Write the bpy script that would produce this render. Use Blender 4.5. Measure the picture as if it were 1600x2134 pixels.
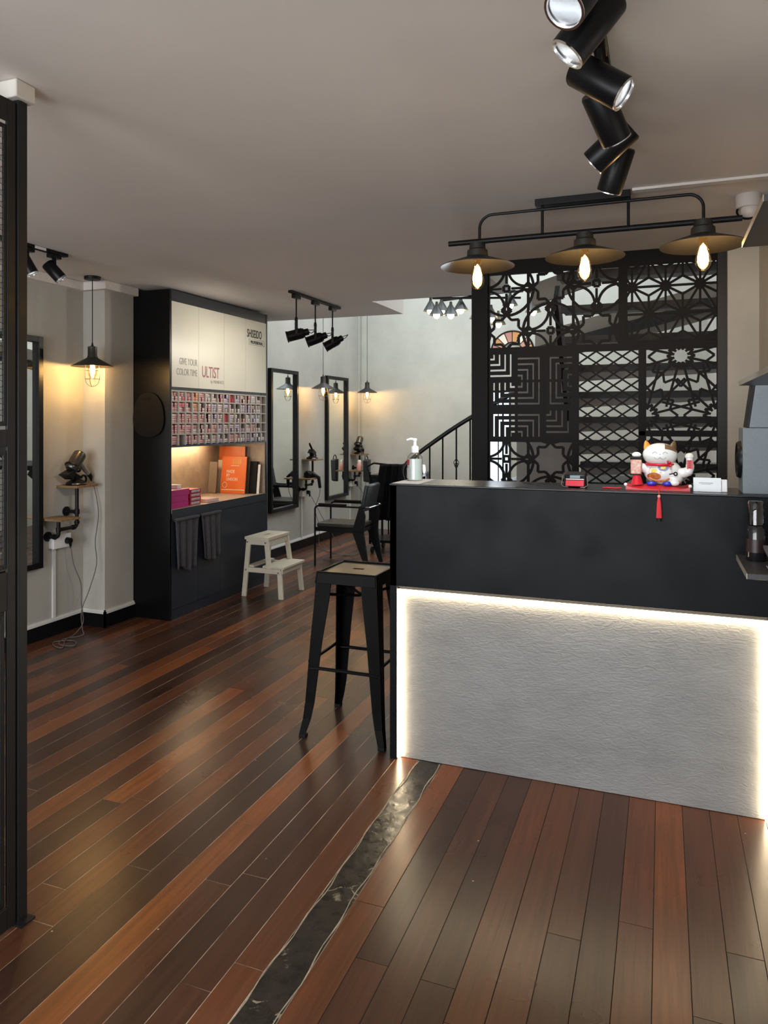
import bpy, bmesh, math, random
from mathutils import Vector, Matrix
for o in list(bpy.data.objects): bpy.data.objects.remove(o, do_unlink=True)
S = bpy.context.scene
COL = S.collection
PI = math.pi
rnd = random.Random(7)

# ---------------------------------------------------------------- camera, world, daylight, exposure
FPX, HOR, YAW = 1520.0, 877.0, math.atan(580 / 1520.0)
cam = bpy.data.cameras.new('camera'); camo = bpy.data.objects.new('camera', cam); COL.objects.link(camo)
cam.sensor_fit = 'AUTO'; cam.sensor_width = 36.0; cam.lens = FPX / 2134.0 * 36.0
cam.shift_y = (HOR - 1067.0) / 2134.0; cam.clip_start = 0.02
camo.location = (0, 0, 1.47); camo.rotation_euler = (PI / 2, 0, YAW)
S.camera = camo
C_ = S.cycles; C_.max_bounces = 8; C_.diffuse_bounces = 4; C_.glossy_bounces = 4; C_.transmission_bounces = 6; C_.transparent_max_bounces = 12; C_.caustics_reflective = False; C_.caustics_refractive = False; C_.sample_clamp_indirect = 8.0
S.view_settings.view_transform = 'Standard'; S.view_settings.look = 'None'
S.view_settings.exposure = 0.12; S.view_settings.gamma = 1.0; S.view_settings.use_curve_mapping = False
W = bpy.data.worlds.new('daylight'); S.world = W; W.use_nodes = True
W.node_tree.nodes['Background'].inputs[0].default_value = (0.80, 0.90, 1.0, 1)
W.node_tree.nodes['Background'].inputs[1].default_value = 1.6
def area(name, loc, rot, sx, sy, power, col):
    l = bpy.data.lights.new(name, 'AREA'); l.shape = 'RECTANGLE'; l.size = sx; l.size_y = sy; l.energy = power; l.color = col
    o = bpy.data.objects.new(name, l); COL.objects.link(o); o.location = loc; o.rotation_euler = rot; return o
# daylight that falls through the shop front behind the viewer and through the skylight above the stair void
area('shopfront_daylight', (-1.6, -2.32, 1.35), (PI / 2, 0, 0), 4.2, 2.2, 235, (1.0, 0.965, 0.93))
area('skylight_daylight', (-1.9, 7.6, 4.62), (0, 0, 0), 3.2, 2.4, 120, (0.84, 0.92, 1.0))

# ---------------------------------------------------------------- helpers
MATS = {}
def srgb(r, g, b):
    f = lambda c: (c / 255 / 12.92) if c / 255 <= 0.04045 else ((c / 255 + 0.055) / 1.055) ** 2.4
    return (f(r), f(g), f(b), 1)
def mat(name, col, rough=0.5, metal=0.0, noise=0.0, nscale=6.0, bump=0.0, bscale=60.0, spec=0.5, emit=None, estr=0.0,
        coat=0.0, col2=None, stretch=None, rnoise=0.0, trans=0.0, alpha=1.0):
    if name in MATS: return MATS[name]
    m = bpy.data.materials.new(name); m.use_nodes = True; MATS[name] = m
    N, L = m.node_tree.nodes, m.node_tree.links
    p = N['Principled BSDF']
    if len(col) == 3: col = (*col, 1)
    p.inputs['Base Color'].default_value = col; p.inputs['Roughness'].default_value = rough
    p.inputs['Metallic'].default_value = metal; p.inputs['Specular IOR Level'].default_value = spec
    p.inputs['Coat Weight'].default_value = coat; p.inputs['Coat Roughness'].default_value = 0.15
    p.inputs['Transmission Weight'].default_value = trans; p.inputs['Alpha'].default_value = alpha
    if emit: p.inputs['Emission Color'].default_value = (*emit[:3], 1); p.inputs['Emission Strength'].default_value = estr
    if noise or bump or rnoise:
        tc = N.new('ShaderNodeTexCoord'); mp = N.new('ShaderNodeMapping'); L.new(tc.outputs['Object'], mp.inputs[0])
        if stretch: mp.inputs['Scale'].default_value = stretch
    if noise:
        n = N.new('ShaderNodeTexNoise'); n.inputs['Scale'].default_value = nscale; n.inputs['Detail'].default_value = 6; n.inputs['Roughness'].default_value = .62
        L.new(mp.outputs[0], n.inputs['Vector'])
        r = N.new('ShaderNodeValToRGB'); L.new(n.outputs['Fac'], r.inputs[0])
        c2 = col2 if col2 else tuple(max(0, c * (1 - noise)) for c in col[:3]) + (1,)
        r.color_ramp.elements[0].position = .32; r.color_ramp.elements[1].position = .68
        r.color_ramp.elements[0].color = c2; r.color_ramp.elements[1].color = col
        L.new(r.outputs[0], p.inputs['Base Color'])
    if rnoise:
        n3 = N.new('ShaderNodeTexNoise'); n3.inputs['Scale'].default_value = nscale * 1.7; n3.inputs['Detail'].default_value = 5; L.new(mp.outputs[0], n3.inputs['Vector'])
        mr = N.new('ShaderNodeMapRange'); mr.inputs[1].default_value = .3; mr.inputs[2].default_value = .7
        mr.inputs[3].default_value = max(0.02, rough - rnoise); mr.inputs[4].default_value = rough + rnoise
        L.new(n3.outputs['Fac'], mr.inputs[0]); L.new(mr.outputs[0], p.inputs['Roughness'])
    if bump:
        n2 = N.new('ShaderNodeTexNoise'); n2.inputs['Scale'].default_value = bscale; n2.inputs['Detail'].default_value = 5; L.new(mp.outputs[0], n2.inputs['Vector'])
        b = N.new('ShaderNodeBump'); b.inputs['Strength'].default_value = bump; b.inputs['Distance'].default_value = .01
        L.new(n2.outputs['Fac'], b.inputs['Height']); L.new(b.outputs[0], p.inputs['Normal'])
    return m
def emis(name, col, s):
    if name in MATS: return MATS[name]
    m = bpy.data.materials.new(name); m.use_nodes = True; MATS[name] = m
    N, L = m.node_tree.nodes, m.node_tree.links; N.clear()
    e = N.new('ShaderNodeEmission'); o = N.new('ShaderNodeOutputMaterial'); e.inputs[0].default_value = (*col[:3], 1); e.inputs[1].default_value = s
    L.new(e.outputs[0], o.inputs[0]); return m
def glow(name, col, s):      # glowing filament: gives light and lets light through
    m = emis(name, col, s); N, L = m.node_tree.nodes, m.node_tree.links
    e = [n for n in N if n.type == 'EMISSION'][0]; o = [n for n in N if n.type == 'OUTPUT_MATERIAL'][0]
    t = N.new('ShaderNodeBsdfTransparent'); a = N.new('ShaderNodeAddShader'); L.new(e.outputs[0], a.inputs[0]); L.new(t.outputs[0], a.inputs[1]); L.new(a.outputs[0], o.inputs[0]); return m
def thin_glass(name, tint=(1, 1, 1), gloss=.08, rough=.02):
    if name in MATS: return MATS[name]
    m = bpy.data.materials.new(name); m.use_nodes = True; MATS[name] = m
    N, L = m.node_tree.nodes, m.node_tree.links; N.clear()
    t = N.new('ShaderNodeBsdfTransparent'); g = N.new('ShaderNodeBsdfGlossy'); mx = N.new('ShaderNodeMixShader'); o = N.new('ShaderNodeOutputMaterial')
    lw = N.new('ShaderNodeLayerWeight'); lw.inputs[0].default_value = .35
    ma = N.new('ShaderNodeMath'); ma.operation = 'MULTIPLY_ADD'; ma.inputs[1].default_value = .55; ma.inputs[2].default_value = gloss
    t.inputs[0].default_value = (*tint, 1); g.inputs['Roughness'].default_value = rough
    L.new(lw.outputs['Facing'], ma.inputs[0]); L.new(ma.outputs[0], mx.inputs[0]); L.new(t.outputs[0], mx.inputs[1]); L.new(g.outputs[0], mx.inputs[2]); L.new(mx.outputs[0], o.inputs[0])
    return m

class MB:
    def __init__(s): s.v = []; s.f = []; s.mi = []
    def add(s, vs, fs, mi=0):
        b = len(s.v); s.v += [tuple(v) for v in vs]; s.f += [tuple(b + i for i in f) for f in fs]; s.mi += [mi] * len(fs); return s
    def box(s, a, b, mi=0):
        x0, y0, z0 = (min(a[i], b[i]) for i in range(3)); x1, y1, z1 = (max(a[i], b[i]) for i in range(3))
        return s.add([(x0, y0, z0), (x1, y0, z0), (x1, y1, z0), (x0, y1, z0), (x0, y0, z1), (x1, y0, z1), (x1, y1, z1), (x0, y1, z1)],
                     [(0, 3, 2, 1), (4, 5, 6, 7), (0, 1, 5, 4), (1, 2, 6, 5), (2, 3, 7, 6), (3, 0, 4, 7)], mi)
    def hexa(s, bot, top, mi=0):   # 4 bottom + 4 top points, ccw from above
        return s.add(list(bot) + list(top), [(3, 2, 1, 0), (4, 5, 6, 7), (0, 1, 5, 4), (1, 2, 6, 5), (2, 3, 7, 6), (3, 0, 4, 7)], mi)
    def cyl(s, p0, p1, r0, r1=None, n=16, caps=True, mi=0):
        r1 = r0 if r1 is None else r1
        p0, p1 = Vector(p0), Vector(p1); d = (p1 - p0).normalized()
        u = d.orthogonal().normalized(); w = d.cross(u)
        vs = []
        for p, r in ((p0, r0), (p1, r1)):
            for i in range(n):
                a = 2 * PI * i / n; vs.append(p + r * (math.cos(a) * u + math.sin(a) * w))
        fs = [(i, (i + 1) % n, n + (i + 1) % n, n + i) for i in range(n)]
        if caps: fs += [tuple(range(n - 1, -1, -1)), tuple(range(n, 2 * n))]
        return s.add(vs, fs, mi)
    def bar(s, p0, p1, w, h, up=(0, 0, 1), mi=0):   # rectangular bar
        p0, p1 = Vector(p0), Vector(p1); d = (p1 - p0).normalized(); up = Vector(up)
        if abs(d.dot(up)) > .99: up = Vector((1, 0, 0)) if abs(d.x) < .9 else Vector((0, 1, 0))
        a = d.cross(up).normalized() * w / 2; b = a.cross(d).normalized() * h / 2
        q = lambda p: [p - a - b, p + a - b, p + a + b, p - a + b]
        return s.add(q(p0) + q(p1), [(3, 2, 1, 0), (4, 5, 6, 7), (0, 1, 5, 4), (1, 2, 6, 5), (2, 3, 7, 6), (3, 0, 4, 7)], mi)
    def tube(s, pts, r, n=8, mi=0, closed=False):
        pts = [Vector(p) for p in pts]; m = len(pts); rr = r if isinstance(r, (list, tuple)) else [r] * m
        vs = []; u = None
        for i, p in enumerate(pts):
            if closed: d = pts[(i + 1) % m] - pts[i - 1]
            else: d = pts[min(i + 1, m - 1)] - pts[max(i - 1, 0)]
            d.normalize()
            u = d.orthogonal() if u is None else u - d * u.dot(d)
            if u.length < 1e-5: u = d.orthogonal()
            u = u.normalized(); w = d.cross(u)
            for k in range(n):
                a = 2 * PI * k / n; vs.append(p + rr[i] * (math.cos(a) * u + math.sin(a) * w))
        fs = []
        for i in range(m if closed else m - 1):
            j = (i + 1) % m
            fs += [(i * n + k, i * n + (k + 1) % n, j * n + (k + 1) % n, j * n + k) for k in range(n)]
        if not closed: fs += [tuple(range(n - 1, -1, -1)), tuple((m - 1) * n + k for k in range(n))]
        return s.add(vs, fs, mi)
    def lathe(s, prof, c=(0, 0, 0), n=24, axis=(0, 0, 1), mi=0, sx=1, sy=1):
        ax = Vector(axis).normalized()
        if abs(ax.z) > .999: u, w = Vector((1, 0, 0)), Vector((0, 1, 0)) * (1 if ax.z > 0 else -1)
        else: u = ax.orthogonal().normalized(); w = ax.cross(u)
        c = Vector(c); vs = []
        for r, z in prof:
            for k in range(n):
                a = 2 * PI * k / n; vs.append(c + ax * z + r * (math.cos(a) * u * sx + math.sin(a) * w * sy))
        m = len(prof); fs = []
        for i in range(m - 1):
            fs += [(i * n + k, i * n + (k + 1) % n, (i + 1) * n + (k + 1) % n, (i + 1) * n + k) for k in range(n)]
        if prof[0][0] > 1e-6: fs.append(tuple(range(n - 1, -1, -1)))
        if prof[-1][0] > 1e-6: fs.append(tuple((m - 1) * n + k for k in range(n)))
        return s.add(vs, fs, mi)
    def ell(s, c, r, n=20, m=12, mi=0):
        prof = [(max(1e-4, math.sin(PI * i / m)), -math.cos(PI * i / m)) for i in range(m + 1)]
        b = len(s.v); s.lathe(prof, (0, 0, 0), n, mi=mi)
        for i in range(b, len(s.v)):
            x, y, z = s.v[i]; s.v[i] = (c[0] + x * r[0], c[1] + y * r[1], c[2] + z * r[2])
        return s
    def prism(s, poly, o, e1, e2, h, mi=0):   # polygon in plane (e1,e2) at o, extruded along vector h
        o, e1, e2, h = Vector(o), Vector(e1), Vector(e2), Vector(h); n = len(poly)
        vs = [o + e1 * x + e2 * y for x, y in poly]; vs += [v + h for v in vs]
        return s.add(vs, [tuple(range(n - 1, -1, -1)), tuple(range(n, 2 * n))] + [(i, (i + 1) % n, n + (i + 1) % n, n + i) for i in range(n)], mi)
    def rot(s, M, start=0):
        for i in range(start, len(s.v)): s.v[i] = tuple(M @ Vector(s.v[i]))
        return s
def mesh_of(mb, name, mats, smooth=True, weld=False):
    me = bpy.data.meshes.new(name); me.from_pydata(mb.v, [], mb.f)
    for m in (mats if isinstance(mats, (list, tuple)) else [mats]): me.materials.append(m)
    if any(mb.mi): me.polygons.foreach_set('material_index', mb.mi)
    bm = bmesh.new(); bm.from_mesh(me)
    if weld: bmesh.ops.remove_doubles(bm, verts=bm.verts, dist=1e-5)
    bmesh.ops.recalc_face_normals(bm, faces=bm.faces); bm.to_mesh(me); bm.free()
    if smooth:
        me.polygons.foreach_set('use_smooth', [True] * len(me.polygons)); me.set_sharp_from_angle(angle=math.radians(35))
    me.update(); return me
def obj(name, mb, mats, parent=None, world=False, smooth=True, bevel=0, weld=False, loc=None):
    if world and parent is not None:
        q = Vector(parent.location)
        if parent.parent: q = q + Vector(parent.parent.location)
        for i in range(len(mb.v)): mb.v[i] = tuple(Vector(mb.v[i]) - q)
    o = bpy.data.objects.new(name, mesh_of(mb, name, mats, smooth, weld)); COL.objects.link(o)
    if parent is not None: o.parent = parent
    if loc: o.location = loc
    if bevel:
        b = o.modifiers.new('bevel', 'BEVEL'); b.width = bevel; b.segments = 2; b.limit_method = 'ANGLE'; b.angle_limit = math.radians(40)
    return o
def tag(o, label=None, cat=None, group=None, kind=None):
    if label: o['label'] = label
    if cat: o['category'] = cat
    if group: o['group'] = group
    if kind: o['kind'] = kind
    return o
def thing(name, label, cat, loc=(0, 0, 0), rotz=0, group=None):
    o = bpy.data.objects.new(name, None); COL.objects.link(o); o.empty_display_size = .05
    o.location = loc; o.rotation_euler = (0, 0, rotz); return tag(o, label, cat, group)
def struct(name, mb, m, smooth=False, label=None):
    o = obj(name, mb, m, smooth=smooth); o['kind'] = 'structure'
    if label: o['label'] = label
    return o
def dup(root, loc, rotz=0, label=None, group=None):
    def cp(o, parent):
        c = o.copy(); COL.objects.link(c); c.parent = parent
        for ch in [x for x in list(bpy.data.objects) if x.parent == o]: cp(ch, c)
        return c
    r = cp(root, None); r.location = loc; r.rotation_euler = (0, 0, rotz)
    if label: r['label'] = label
    if group: r['group'] = group
    return r
def light(kind, name, loc, power, col, parent, size=.03, direction=None, angle=60, blend=.6):
    l = bpy.data.lights.new(name, kind); l.energy = power; l.color = col; l.shadow_soft_size = size
    if kind == 'SPOT': l.spot_size = math.radians(angle); l.spot_blend = blend
    o = bpy.data.objects.new(name, l); COL.objects.link(o); o.parent = parent; o.location = loc
    if direction: o.rotation_euler = Vector(direction).to_track_quat('-Z', 'Y').to_euler()
    return o
def text(s, size, loc, R, m, parent, name='lettering', sx=1.0, align='LEFT', depth=.0006, bold=0.0):
    c = bpy.data.curves.new('t', 'FONT'); c.body = s; c.size = size; c.align_x = align; c.extrude = depth; c.offset = bold
    t = bpy.data.objects.new('t', c); COL.objects.link(t); bpy.context.view_layer.update()
    me = bpy.data.meshes.new_from_object(t.evaluated_get(bpy.context.evaluated_depsgraph_get()))
    bpy.data.objects.remove(t); bpy.data.curves.remove(c)
    me.transform(Matrix.Diagonal((sx, 1, 1, 1))); me.transform(R.to_4x4()); me.materials.clear(); me.materials.append(m)
    o = bpy.data.objects.new(name, me); COL.objects.link(o); o.parent = parent; o.location = loc; return o
def frame(right, up):
    r, u = Vector(right).normalized(), Vector(up).normalized(); n = r.cross(u)
    return Matrix((r, u, n)).transposed()
def arc(c, e1, e2, r, a0, a1, n):
    c, e1, e2 = Vector(c), Vector(e1), Vector(e2)
    return [c + r * (math.cos(a0 + (a1 - a0) * i / n) * e1 + math.sin(a0 + (a1 - a0) * i / n) * e2) for i in range(n + 1)]
def smooth_path(pts, k=6):
    pts = [Vector(p) for p in pts]; out = []
    for i in range(len(pts) - 1):
        p0, p1, p2, p3 = pts[max(i - 1, 0)], pts[i], pts[i + 1], pts[min(i + 2, len(pts) - 1)]
        for j in range(k):
            t = j / k
            out.append(.5 * ((2 * p1) + (p2 - p0) * t + (2 * p0 - 5 * p1 + 4 * p2 - p3) * t * t + (3 * p1 - p0 - 3 * p2 + p3) * t ** 3))
    return out + [pts[-1]]

# ---------------------------------------------------------------- materials
M_wall = mat('plaster_wall', (.47, .455, .41), .75, noise=.20, nscale=1.6, bump=.10, bscale=22)
M_wallb = mat('plaster_wall_back', (.57, .565, .50), .75, noise=.22, nscale=1.3, bump=.10, bscale=20)
M_ceil = mat('ceiling_paint', (.72, .675, .635), .85, noise=.07, nscale=1.2, bump=.04, bscale=30)
M_trimw = mat('white_trim', (.66, .66, .63), .45)
M_black = mat('black_metal', (.007, .007, .0075), .45, spec=.22)
M_bsat = mat('black_satin', (.005, .005, .006), .36, spec=.22)
M_bmatte = mat('black_matte', (.006, .006, .007), .6, spec=.2)
M_lam = mat('black_laminate', (.0045, .0055, .0075), .42, noise=.3, nscale=3, rnoise=.08, spec=.13)
M_cabside = mat('cabinet_side_black', (.002, .002, .0024), .36, spec=.2)
M_navy = mat('charcoal_laminate', (.022, .027, .037), .38, spec=.35)
M_doorw = mat('cream_door', (.68, .66, .58), .35)
M_rack = mat('rack_taupe', (.42, .38, .335), .5)
M_niche = mat('niche_linen', (.50, .40, .30), .7, noise=.25, nscale=9, bump=.1, bscale=120)
M_chrome = mat('chrome', (.75, .75, .76), .18, metal=1)
M_white = mat('white_plastic', (.78, .78, .77), .35)
M_wood = mat('shelf_wood', (.30, .19, .09), .5, noise=.5, nscale=4, stretch=(1, 12, 12))
M_beech = mat('painted_stool_wood', (.62, .57, .45), .45, noise=.12, nscale=5, stretch=(1, 8, 8))
M_glassb = thin_glass('bulb_glass', (1.0, .86, .62), .06)
M_clear = thin_glass('clear_glass', (.94, .97, .96), .05)
M_pane = thin_glass('window_glass', (.96, .98, 1), .04)
M_mirror = mat('mirror_silver', (.86, .89, .86), .015, metal=1)
M_fil = glow('filament_glow', (1.0, .66, .25), 14)
M_filw = glow('white_bulb_glow', (1.0, .80, .50), 14)
M_led = emis('led_strip_glow', (1.0, .80, .52), 26)
M_ledn = emis('niche_led_glow', (1.0, .72, .42), 70)
M_spotglow = emis('spot_lens_glow', (.86, .95, 1.0), 5)
M_fabricg = mat('towel_grey', (.065, .065, .072), .95, noise=.25, nscale=60, bump=.4, bscale=260)
M_leather = mat('black_leather', (.014, .016, .018), .36, bump=.08, bscale=160)
M_ink = mat('print_ink', (.02, .02, .02), .6)
M_inkg = mat('print_grey', (.33, .32, .30), .6)
M_red = mat('red_glaze', (.55, .015, .03), .3)
M_redc = mat('red_thread', (.60, .02, .03), .7)
M_porc = mat('white_porcelain', (.78, .79, .77), .18, coat=.5)
M_orange = mat('orange_print', (.78, .16, .03), .4)
M_magenta = mat('magenta_card', (.42, .005, .16), .45)

# ---------------------------------------------------------------- room shell
HC = 2.46; XL, XR, YB, YF = -3.90, 0.49, 9.25, -2.2
def joint_mat():
    m = mat('floor_joint_dust', (.78, .62, .46), .9, noise=.8, nscale=6, col2=(.09, .05, .03, 1)); N, L = m.node_tree.nodes, m.node_tree.links; p = N['Principled BSDF']
    src = p.inputs['Base Color'].links[0].from_socket; g = N.new('ShaderNodeNewGeometry'); x = N.new('ShaderNodeSeparateXYZ'); L.new(g.outputs['Position'], x.inputs[0])
    r = N.new('ShaderNodeMapRange'); r.inputs[1].default_value = -.90; r.inputs[2].default_value = -.86; L.new(x.outputs[0], r.inputs[0])   # right-hand field: unfilled dark joints
    mx = N.new('ShaderNodeMix'); mx.data_type = 'RGBA'; L.new(r.outputs[0], mx.inputs[0]); L.new(src, mx.inputs[6]); mx.inputs[7].default_value = (.012, .007, .005, 1); L.new(mx.outputs[2], p.inputs['Base Color']); return m
fl = struct('floor', MB().box((XL - .15, YF - .2, -.12), (XR + .15, YB + .15, -.0014)), joint_mat())
def plank_mat():
    m = bpy.data.materials.new('varnished_merbau'); m.use_nodes = True; N, L = m.node_tree.nodes, m.node_tree.links; p = N['Principled BSDF']
    tc = N.new('ShaderNodeTexCoord'); oi = N.new('ShaderNodeObjectInfo'); geo = N.new('ShaderNodeNewGeometry')
    ad = N.new('ShaderNodeVectorMath'); ad.operation = 'ADD'; sc = N.new('ShaderNodeVectorMath'); sc.operation = 'SCALE'; sc.inputs[3].default_value = 1.0
    cx = N.new('ShaderNodeCombineXYZ'); mu = N.new('ShaderNodeMath'); mu.operation = 'MULTIPLY'; mu.inputs[1].default_value = 37.0
    L.new(oi.outputs['Random'], mu.inputs[0]); L.new(mu.outputs[0], cx.inputs[2]); L.new(geo.outputs['Position'], ad.inputs[0]); L.new(cx.outputs[0], ad.inputs[1])
    mp = N.new('ShaderNodeMapping'); mp.inputs['Scale'].default_value = (30, 1.3, 30); L.new(ad.outputs[0], mp.inputs[0])
    g = N.new('ShaderNodeTexNoise'); g.inputs['Scale'].default_value = 1.6; g.inputs['Detail'].default_value = 8; g.inputs['Roughness'].default_value = .65; g.inputs['Distortion'].default_value = .6
    L.new(mp.outputs[0], g.inputs['Vector'])
    rp = N.new('ShaderNodeValToRGB'); L.new(oi.outputs['Random'], rp.inputs[0]); e = rp.color_ramp.elements
    e[0].position = 0; e[0].color = (.034, .0150, .0090, 1); e[1].position = 1; e[1].color = (.23, .068, .017, 1)
    for pos, c in ((.25, (.052, .0210, .0115, 1)), (.50, (.088, .0305, .0138, 1)), (.80, (.130, .0420, .0155, 1)), (.93, (.215, .067, .0170, 1))):
        x = rp.color_ramp.elements.new(pos); x.color = c
    gr = N.new('ShaderNodeMapRange'); gr.inputs[1].default_value = .25; gr.inputs[2].default_value = .75; gr.inputs[3].default_value = .55; gr.inputs[4].default_value = 1.45
    L.new(g.outputs['Fac'], gr.inputs[0])
    mx = N.new('ShaderNodeMix'); mx.data_type = 'RGBA'; mx.blend_type = 'MULTIPLY'; mx.inputs[0].default_value = 1
    L.new(rp.outputs[0], mx.inputs[6]); L.new(gr.outputs[0], mx.inputs[7])
    # worn, scuffed patches across the boards
    wn = N.new('ShaderNodeTexNoise'); wn.inputs['Scale'].default_value = 1.7; wn.inputs['Detail'].default_value = 4; wn.inputs['Roughness'].default_value = .55; L.new(geo.outputs['Position'], wn.inputs['Vector'])
    wr = N.new('ShaderNodeMapRange'); wr.inputs[1].default_value = .38; wr.inputs[2].default_value = .80; L.new(wn.outputs['Fac'], wr.inputs[0])
    wm = N.new('ShaderNodeMath'); wm.operation = 'MULTIPLY'; wm.inputs[1].default_value = .6; L.new(wr.outputs[0], wm.inputs[0])
    m2 = N.new('ShaderNodeMix'); m2.data_type = 'RGBA'; L.new(wm.outputs[0], m2.inputs[0]); L.new(mx.outputs[2], m2.inputs[6]); m2.inputs[7].default_value = (.060, .032, .021, 1)
    # tiny pale chips
    vo = N.new('ShaderNodeTexVoronoi'); vo.inputs['Scale'].default_value = 9; L.new(geo.outputs['Position'], vo.inputs['Vector'])
    lt = N.new('ShaderNodeMath'); lt.operation = 'LESS_THAN'; lt.inputs[1].default_value = .028; L.new(vo.outputs['Distance'], lt.inputs[0])
    m3 = N.new('ShaderNodeMix'); m3.data_type = 'RGBA'; L.new(lt.outputs[0], m3.inputs[0]); L.new(m2.outputs[2], m3.inputs[6]); m3.inputs[7].default_value = (.45, .34, .24, 1)
    L.new(m3.outputs[2], p.inputs['Base Color'])
    rr = N.new('ShaderNodeMapRange'); rr.inputs[1].default_value = .3; rr.inputs[2].default_value = .7; rr.inputs[3].default_value = .25; rr.inputs[4].default_value = .34
    L.new(wn.outputs['Fac'], rr.inputs[0]); L.new(rr.outputs[0], p.inputs['Roughness'])
    bp = N.new('ShaderNodeBump'); bp.inputs['Strength'].default_value = .03; bp.inputs['Distance'].default_value = .004; L.new(g.outputs['Fac'], bp.inputs['Height']); L.new(bp.outputs[0], p.inputs['Normal'])
    p.inputs['Specular IOR Level'].default_value = .5
    return m
M_plank = plank_mat()
PW = .095
pl_me = mesh_of(MB().box((-.5 * PW + .0013, 0, -.0042), (.5 * PW - .0013, 1, 0)), 'plank', M_plank, smooth=False)
def plank(xc, y0, y1):
    o = bpy.data.objects.new('plank', pl_me); COL.objects.link(o); o.parent = fl
    o.location = (xc, y0 + .0012, rnd.uniform(-.0009, 0)); o.scale = (1, y1 - y0 - .0024, 1)
    o.rotation_euler = (0, rnd.uniform(-.004, .004), 0)
rows = [-.99 - PW * (k + .5) for k in range(31)] + [-.88 + PW * (k + .5) for k in range(15)]
near = MB()
for xc in rows:
    ystart = .95 if xc < -1.0 else .75
    near.box((xc - PW / 2 + .0013, YF, -.0042), (xc + PW / 2 - .0013, ystart - .001, 0))
    y = ystart; yend = YB if xc < -1.1 else 7.5
    first = True
    while y < yend - .01:
        ln = rnd.uniform(.4, 1.5) if first else rnd.uniform(1.5, 2.5)
        y2 = min(yend, y + ln); y2 = yend if yend - y2 < .5 else y2
        plank(xc, y, y2); y = y2; first = False
near.box((-.88, 7.5, -.0042), (XR, YB, 0))
o = obj('plank_field', near, M_plank, fl, smooth=False); o['kind'] = 'stuff'
# blackened filler strip between the two fields of boards
def strip_mat():
    m = mat('tarred_filler', (.012, .010, .009), .33, noise=.6, nscale=14, col2=(.030, .024, .019, 1), bump=.25, bscale=26, rnoise=.14)
    N, L = m.node_tree.nodes, m.node_tree.links; p = N['Principled BSDF']; src = p.inputs['Base Color'].links[0].from_socket
    g = N.new('ShaderNodeNewGeometry'); n = N.new('ShaderNodeTexNoise'); n.inputs['Scale'].default_value = 7; n.inputs['Detail'].default_value = 8; n.inputs['Roughness'].default_value = .72; L.new(g.outputs['Position'], n.inputs['Vector'])
    r = N.new('ShaderNodeMapRange'); r.inputs[1].default_value = .625; r.inputs[2].default_value = .68; L.new(n.outputs['Fac'], r.inputs[0])
    v = N.new('ShaderNodeTexVoronoi'); v.feature = 'DISTANCE_TO_EDGE'; v.inputs['Scale'].default_value = 4; dn = N.new('ShaderNodeTexNoise'); dn.inputs['Scale'].default_value = 9; dn.inputs['Detail'].default_value = 4; L.new(g.outputs['Position'], dn.inputs['Vector']); dv = N.new('ShaderNodeVectorMath'); dv.operation = 'MULTIPLY_ADD'; dv.inputs[1].default_value = (.16, .16, 0); L.new(dn.outputs['Color'], dv.inputs[0]); L.new(g.outputs['Position'], dv.inputs[2]); L.new(dv.outputs[0], v.inputs['Vector'])
    l = N.new('ShaderNodeMath'); l.operation = 'LESS_THAN'; l.inputs[1].default_value = .010; L.new(v.outputs['Distance'], l.inputs[0]); gt = N.new('ShaderNodeMath'); gt.operation = 'GREATER_THAN'; gt.inputs[1].default_value = .54; L.new(n.outputs['Fac'], gt.inputs[0]); l2 = N.new('ShaderNodeMath'); l2.operation = 'MULTIPLY'; L.new(l.outputs[0], l2.inputs[0]); L.new(gt.outputs[0], l2.inputs[1])
    mm = N.new('ShaderNodeMath'); mm.operation = 'MAXIMUM'; L.new(r.outputs[0], mm.inputs[0]); L.new(l2.outputs[0], mm.inputs[1])
    ml = N.new('ShaderNodeMath'); ml.operation = 'MULTIPLY'; ml.inputs[1].default_value = .55; L.new(mm.outputs[0], ml.inputs[0])
    x = N.new('ShaderNodeMix'); x.data_type = 'RGBA'; L.new(ml.outputs[0], x.inputs[0]); L.new(src, x.inputs[6]); x.inputs[7].default_value = (.42, .36, .25, 1); L.new(x.outputs[2], p.inputs['Base Color'])
    return m
st = MB(); nx, ny = 7, 110
for j in range(ny + 1):
    for i in range(nx + 1):
        z = -.0005 + .0008 * math.sin(j * .9 + i) * math.sin(i * 1.7 + j * .31)
        st.v.append((-.9885 + .107 * i / nx, -.4 + 3.5 * j / ny, z))
for j in range(ny):
    for i in range(nx):
        a = j * (nx + 1) + i; st.f.append((a, a + 1, a + nx + 2, a + nx + 1)); st.mi.append(0)
o = obj('filler_strip', st, strip_mat(), fl); tag(o, 'blackened worn filler strip with pale cracks')
for xe, sg in ((-.986, 1), (-.886, -1)):
    pts = [(xe + sg * (.004 * math.sin(k * 1.3) + .003 * math.sin(k * .37 + 2)), -.4 + k * .05, .0002) for k in range(69)]
    o = obj('filler_bead', MB().tube(pts, [.0012 + .0016 * abs(math.sin(k * 2.1) * math.sin(k * .7)) for k in range(69)], 6), mat('pale_filler', (.46, .40, .29), .7, noise=.4, nscale=30), fl)

def wallbox(name, a, b, m): return struct(name, MB().box(a, b), m)
wallbox('wall_left', (XL - .15, YF, -.1), (XL, YB, 4.6), M_wall)
wallbox('wall_right', (XR, YF, -.1), (XR + .15, YB, 4.6), M_wall)
wallbox('wall_pier', (XL, 4.14, 0), (-3.705, 4.44, HC), M_wall)
wallbox('wall_screen_side', (.335, 4.42, 0), (XR, 4.60, 2.76), M_wall)
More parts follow.
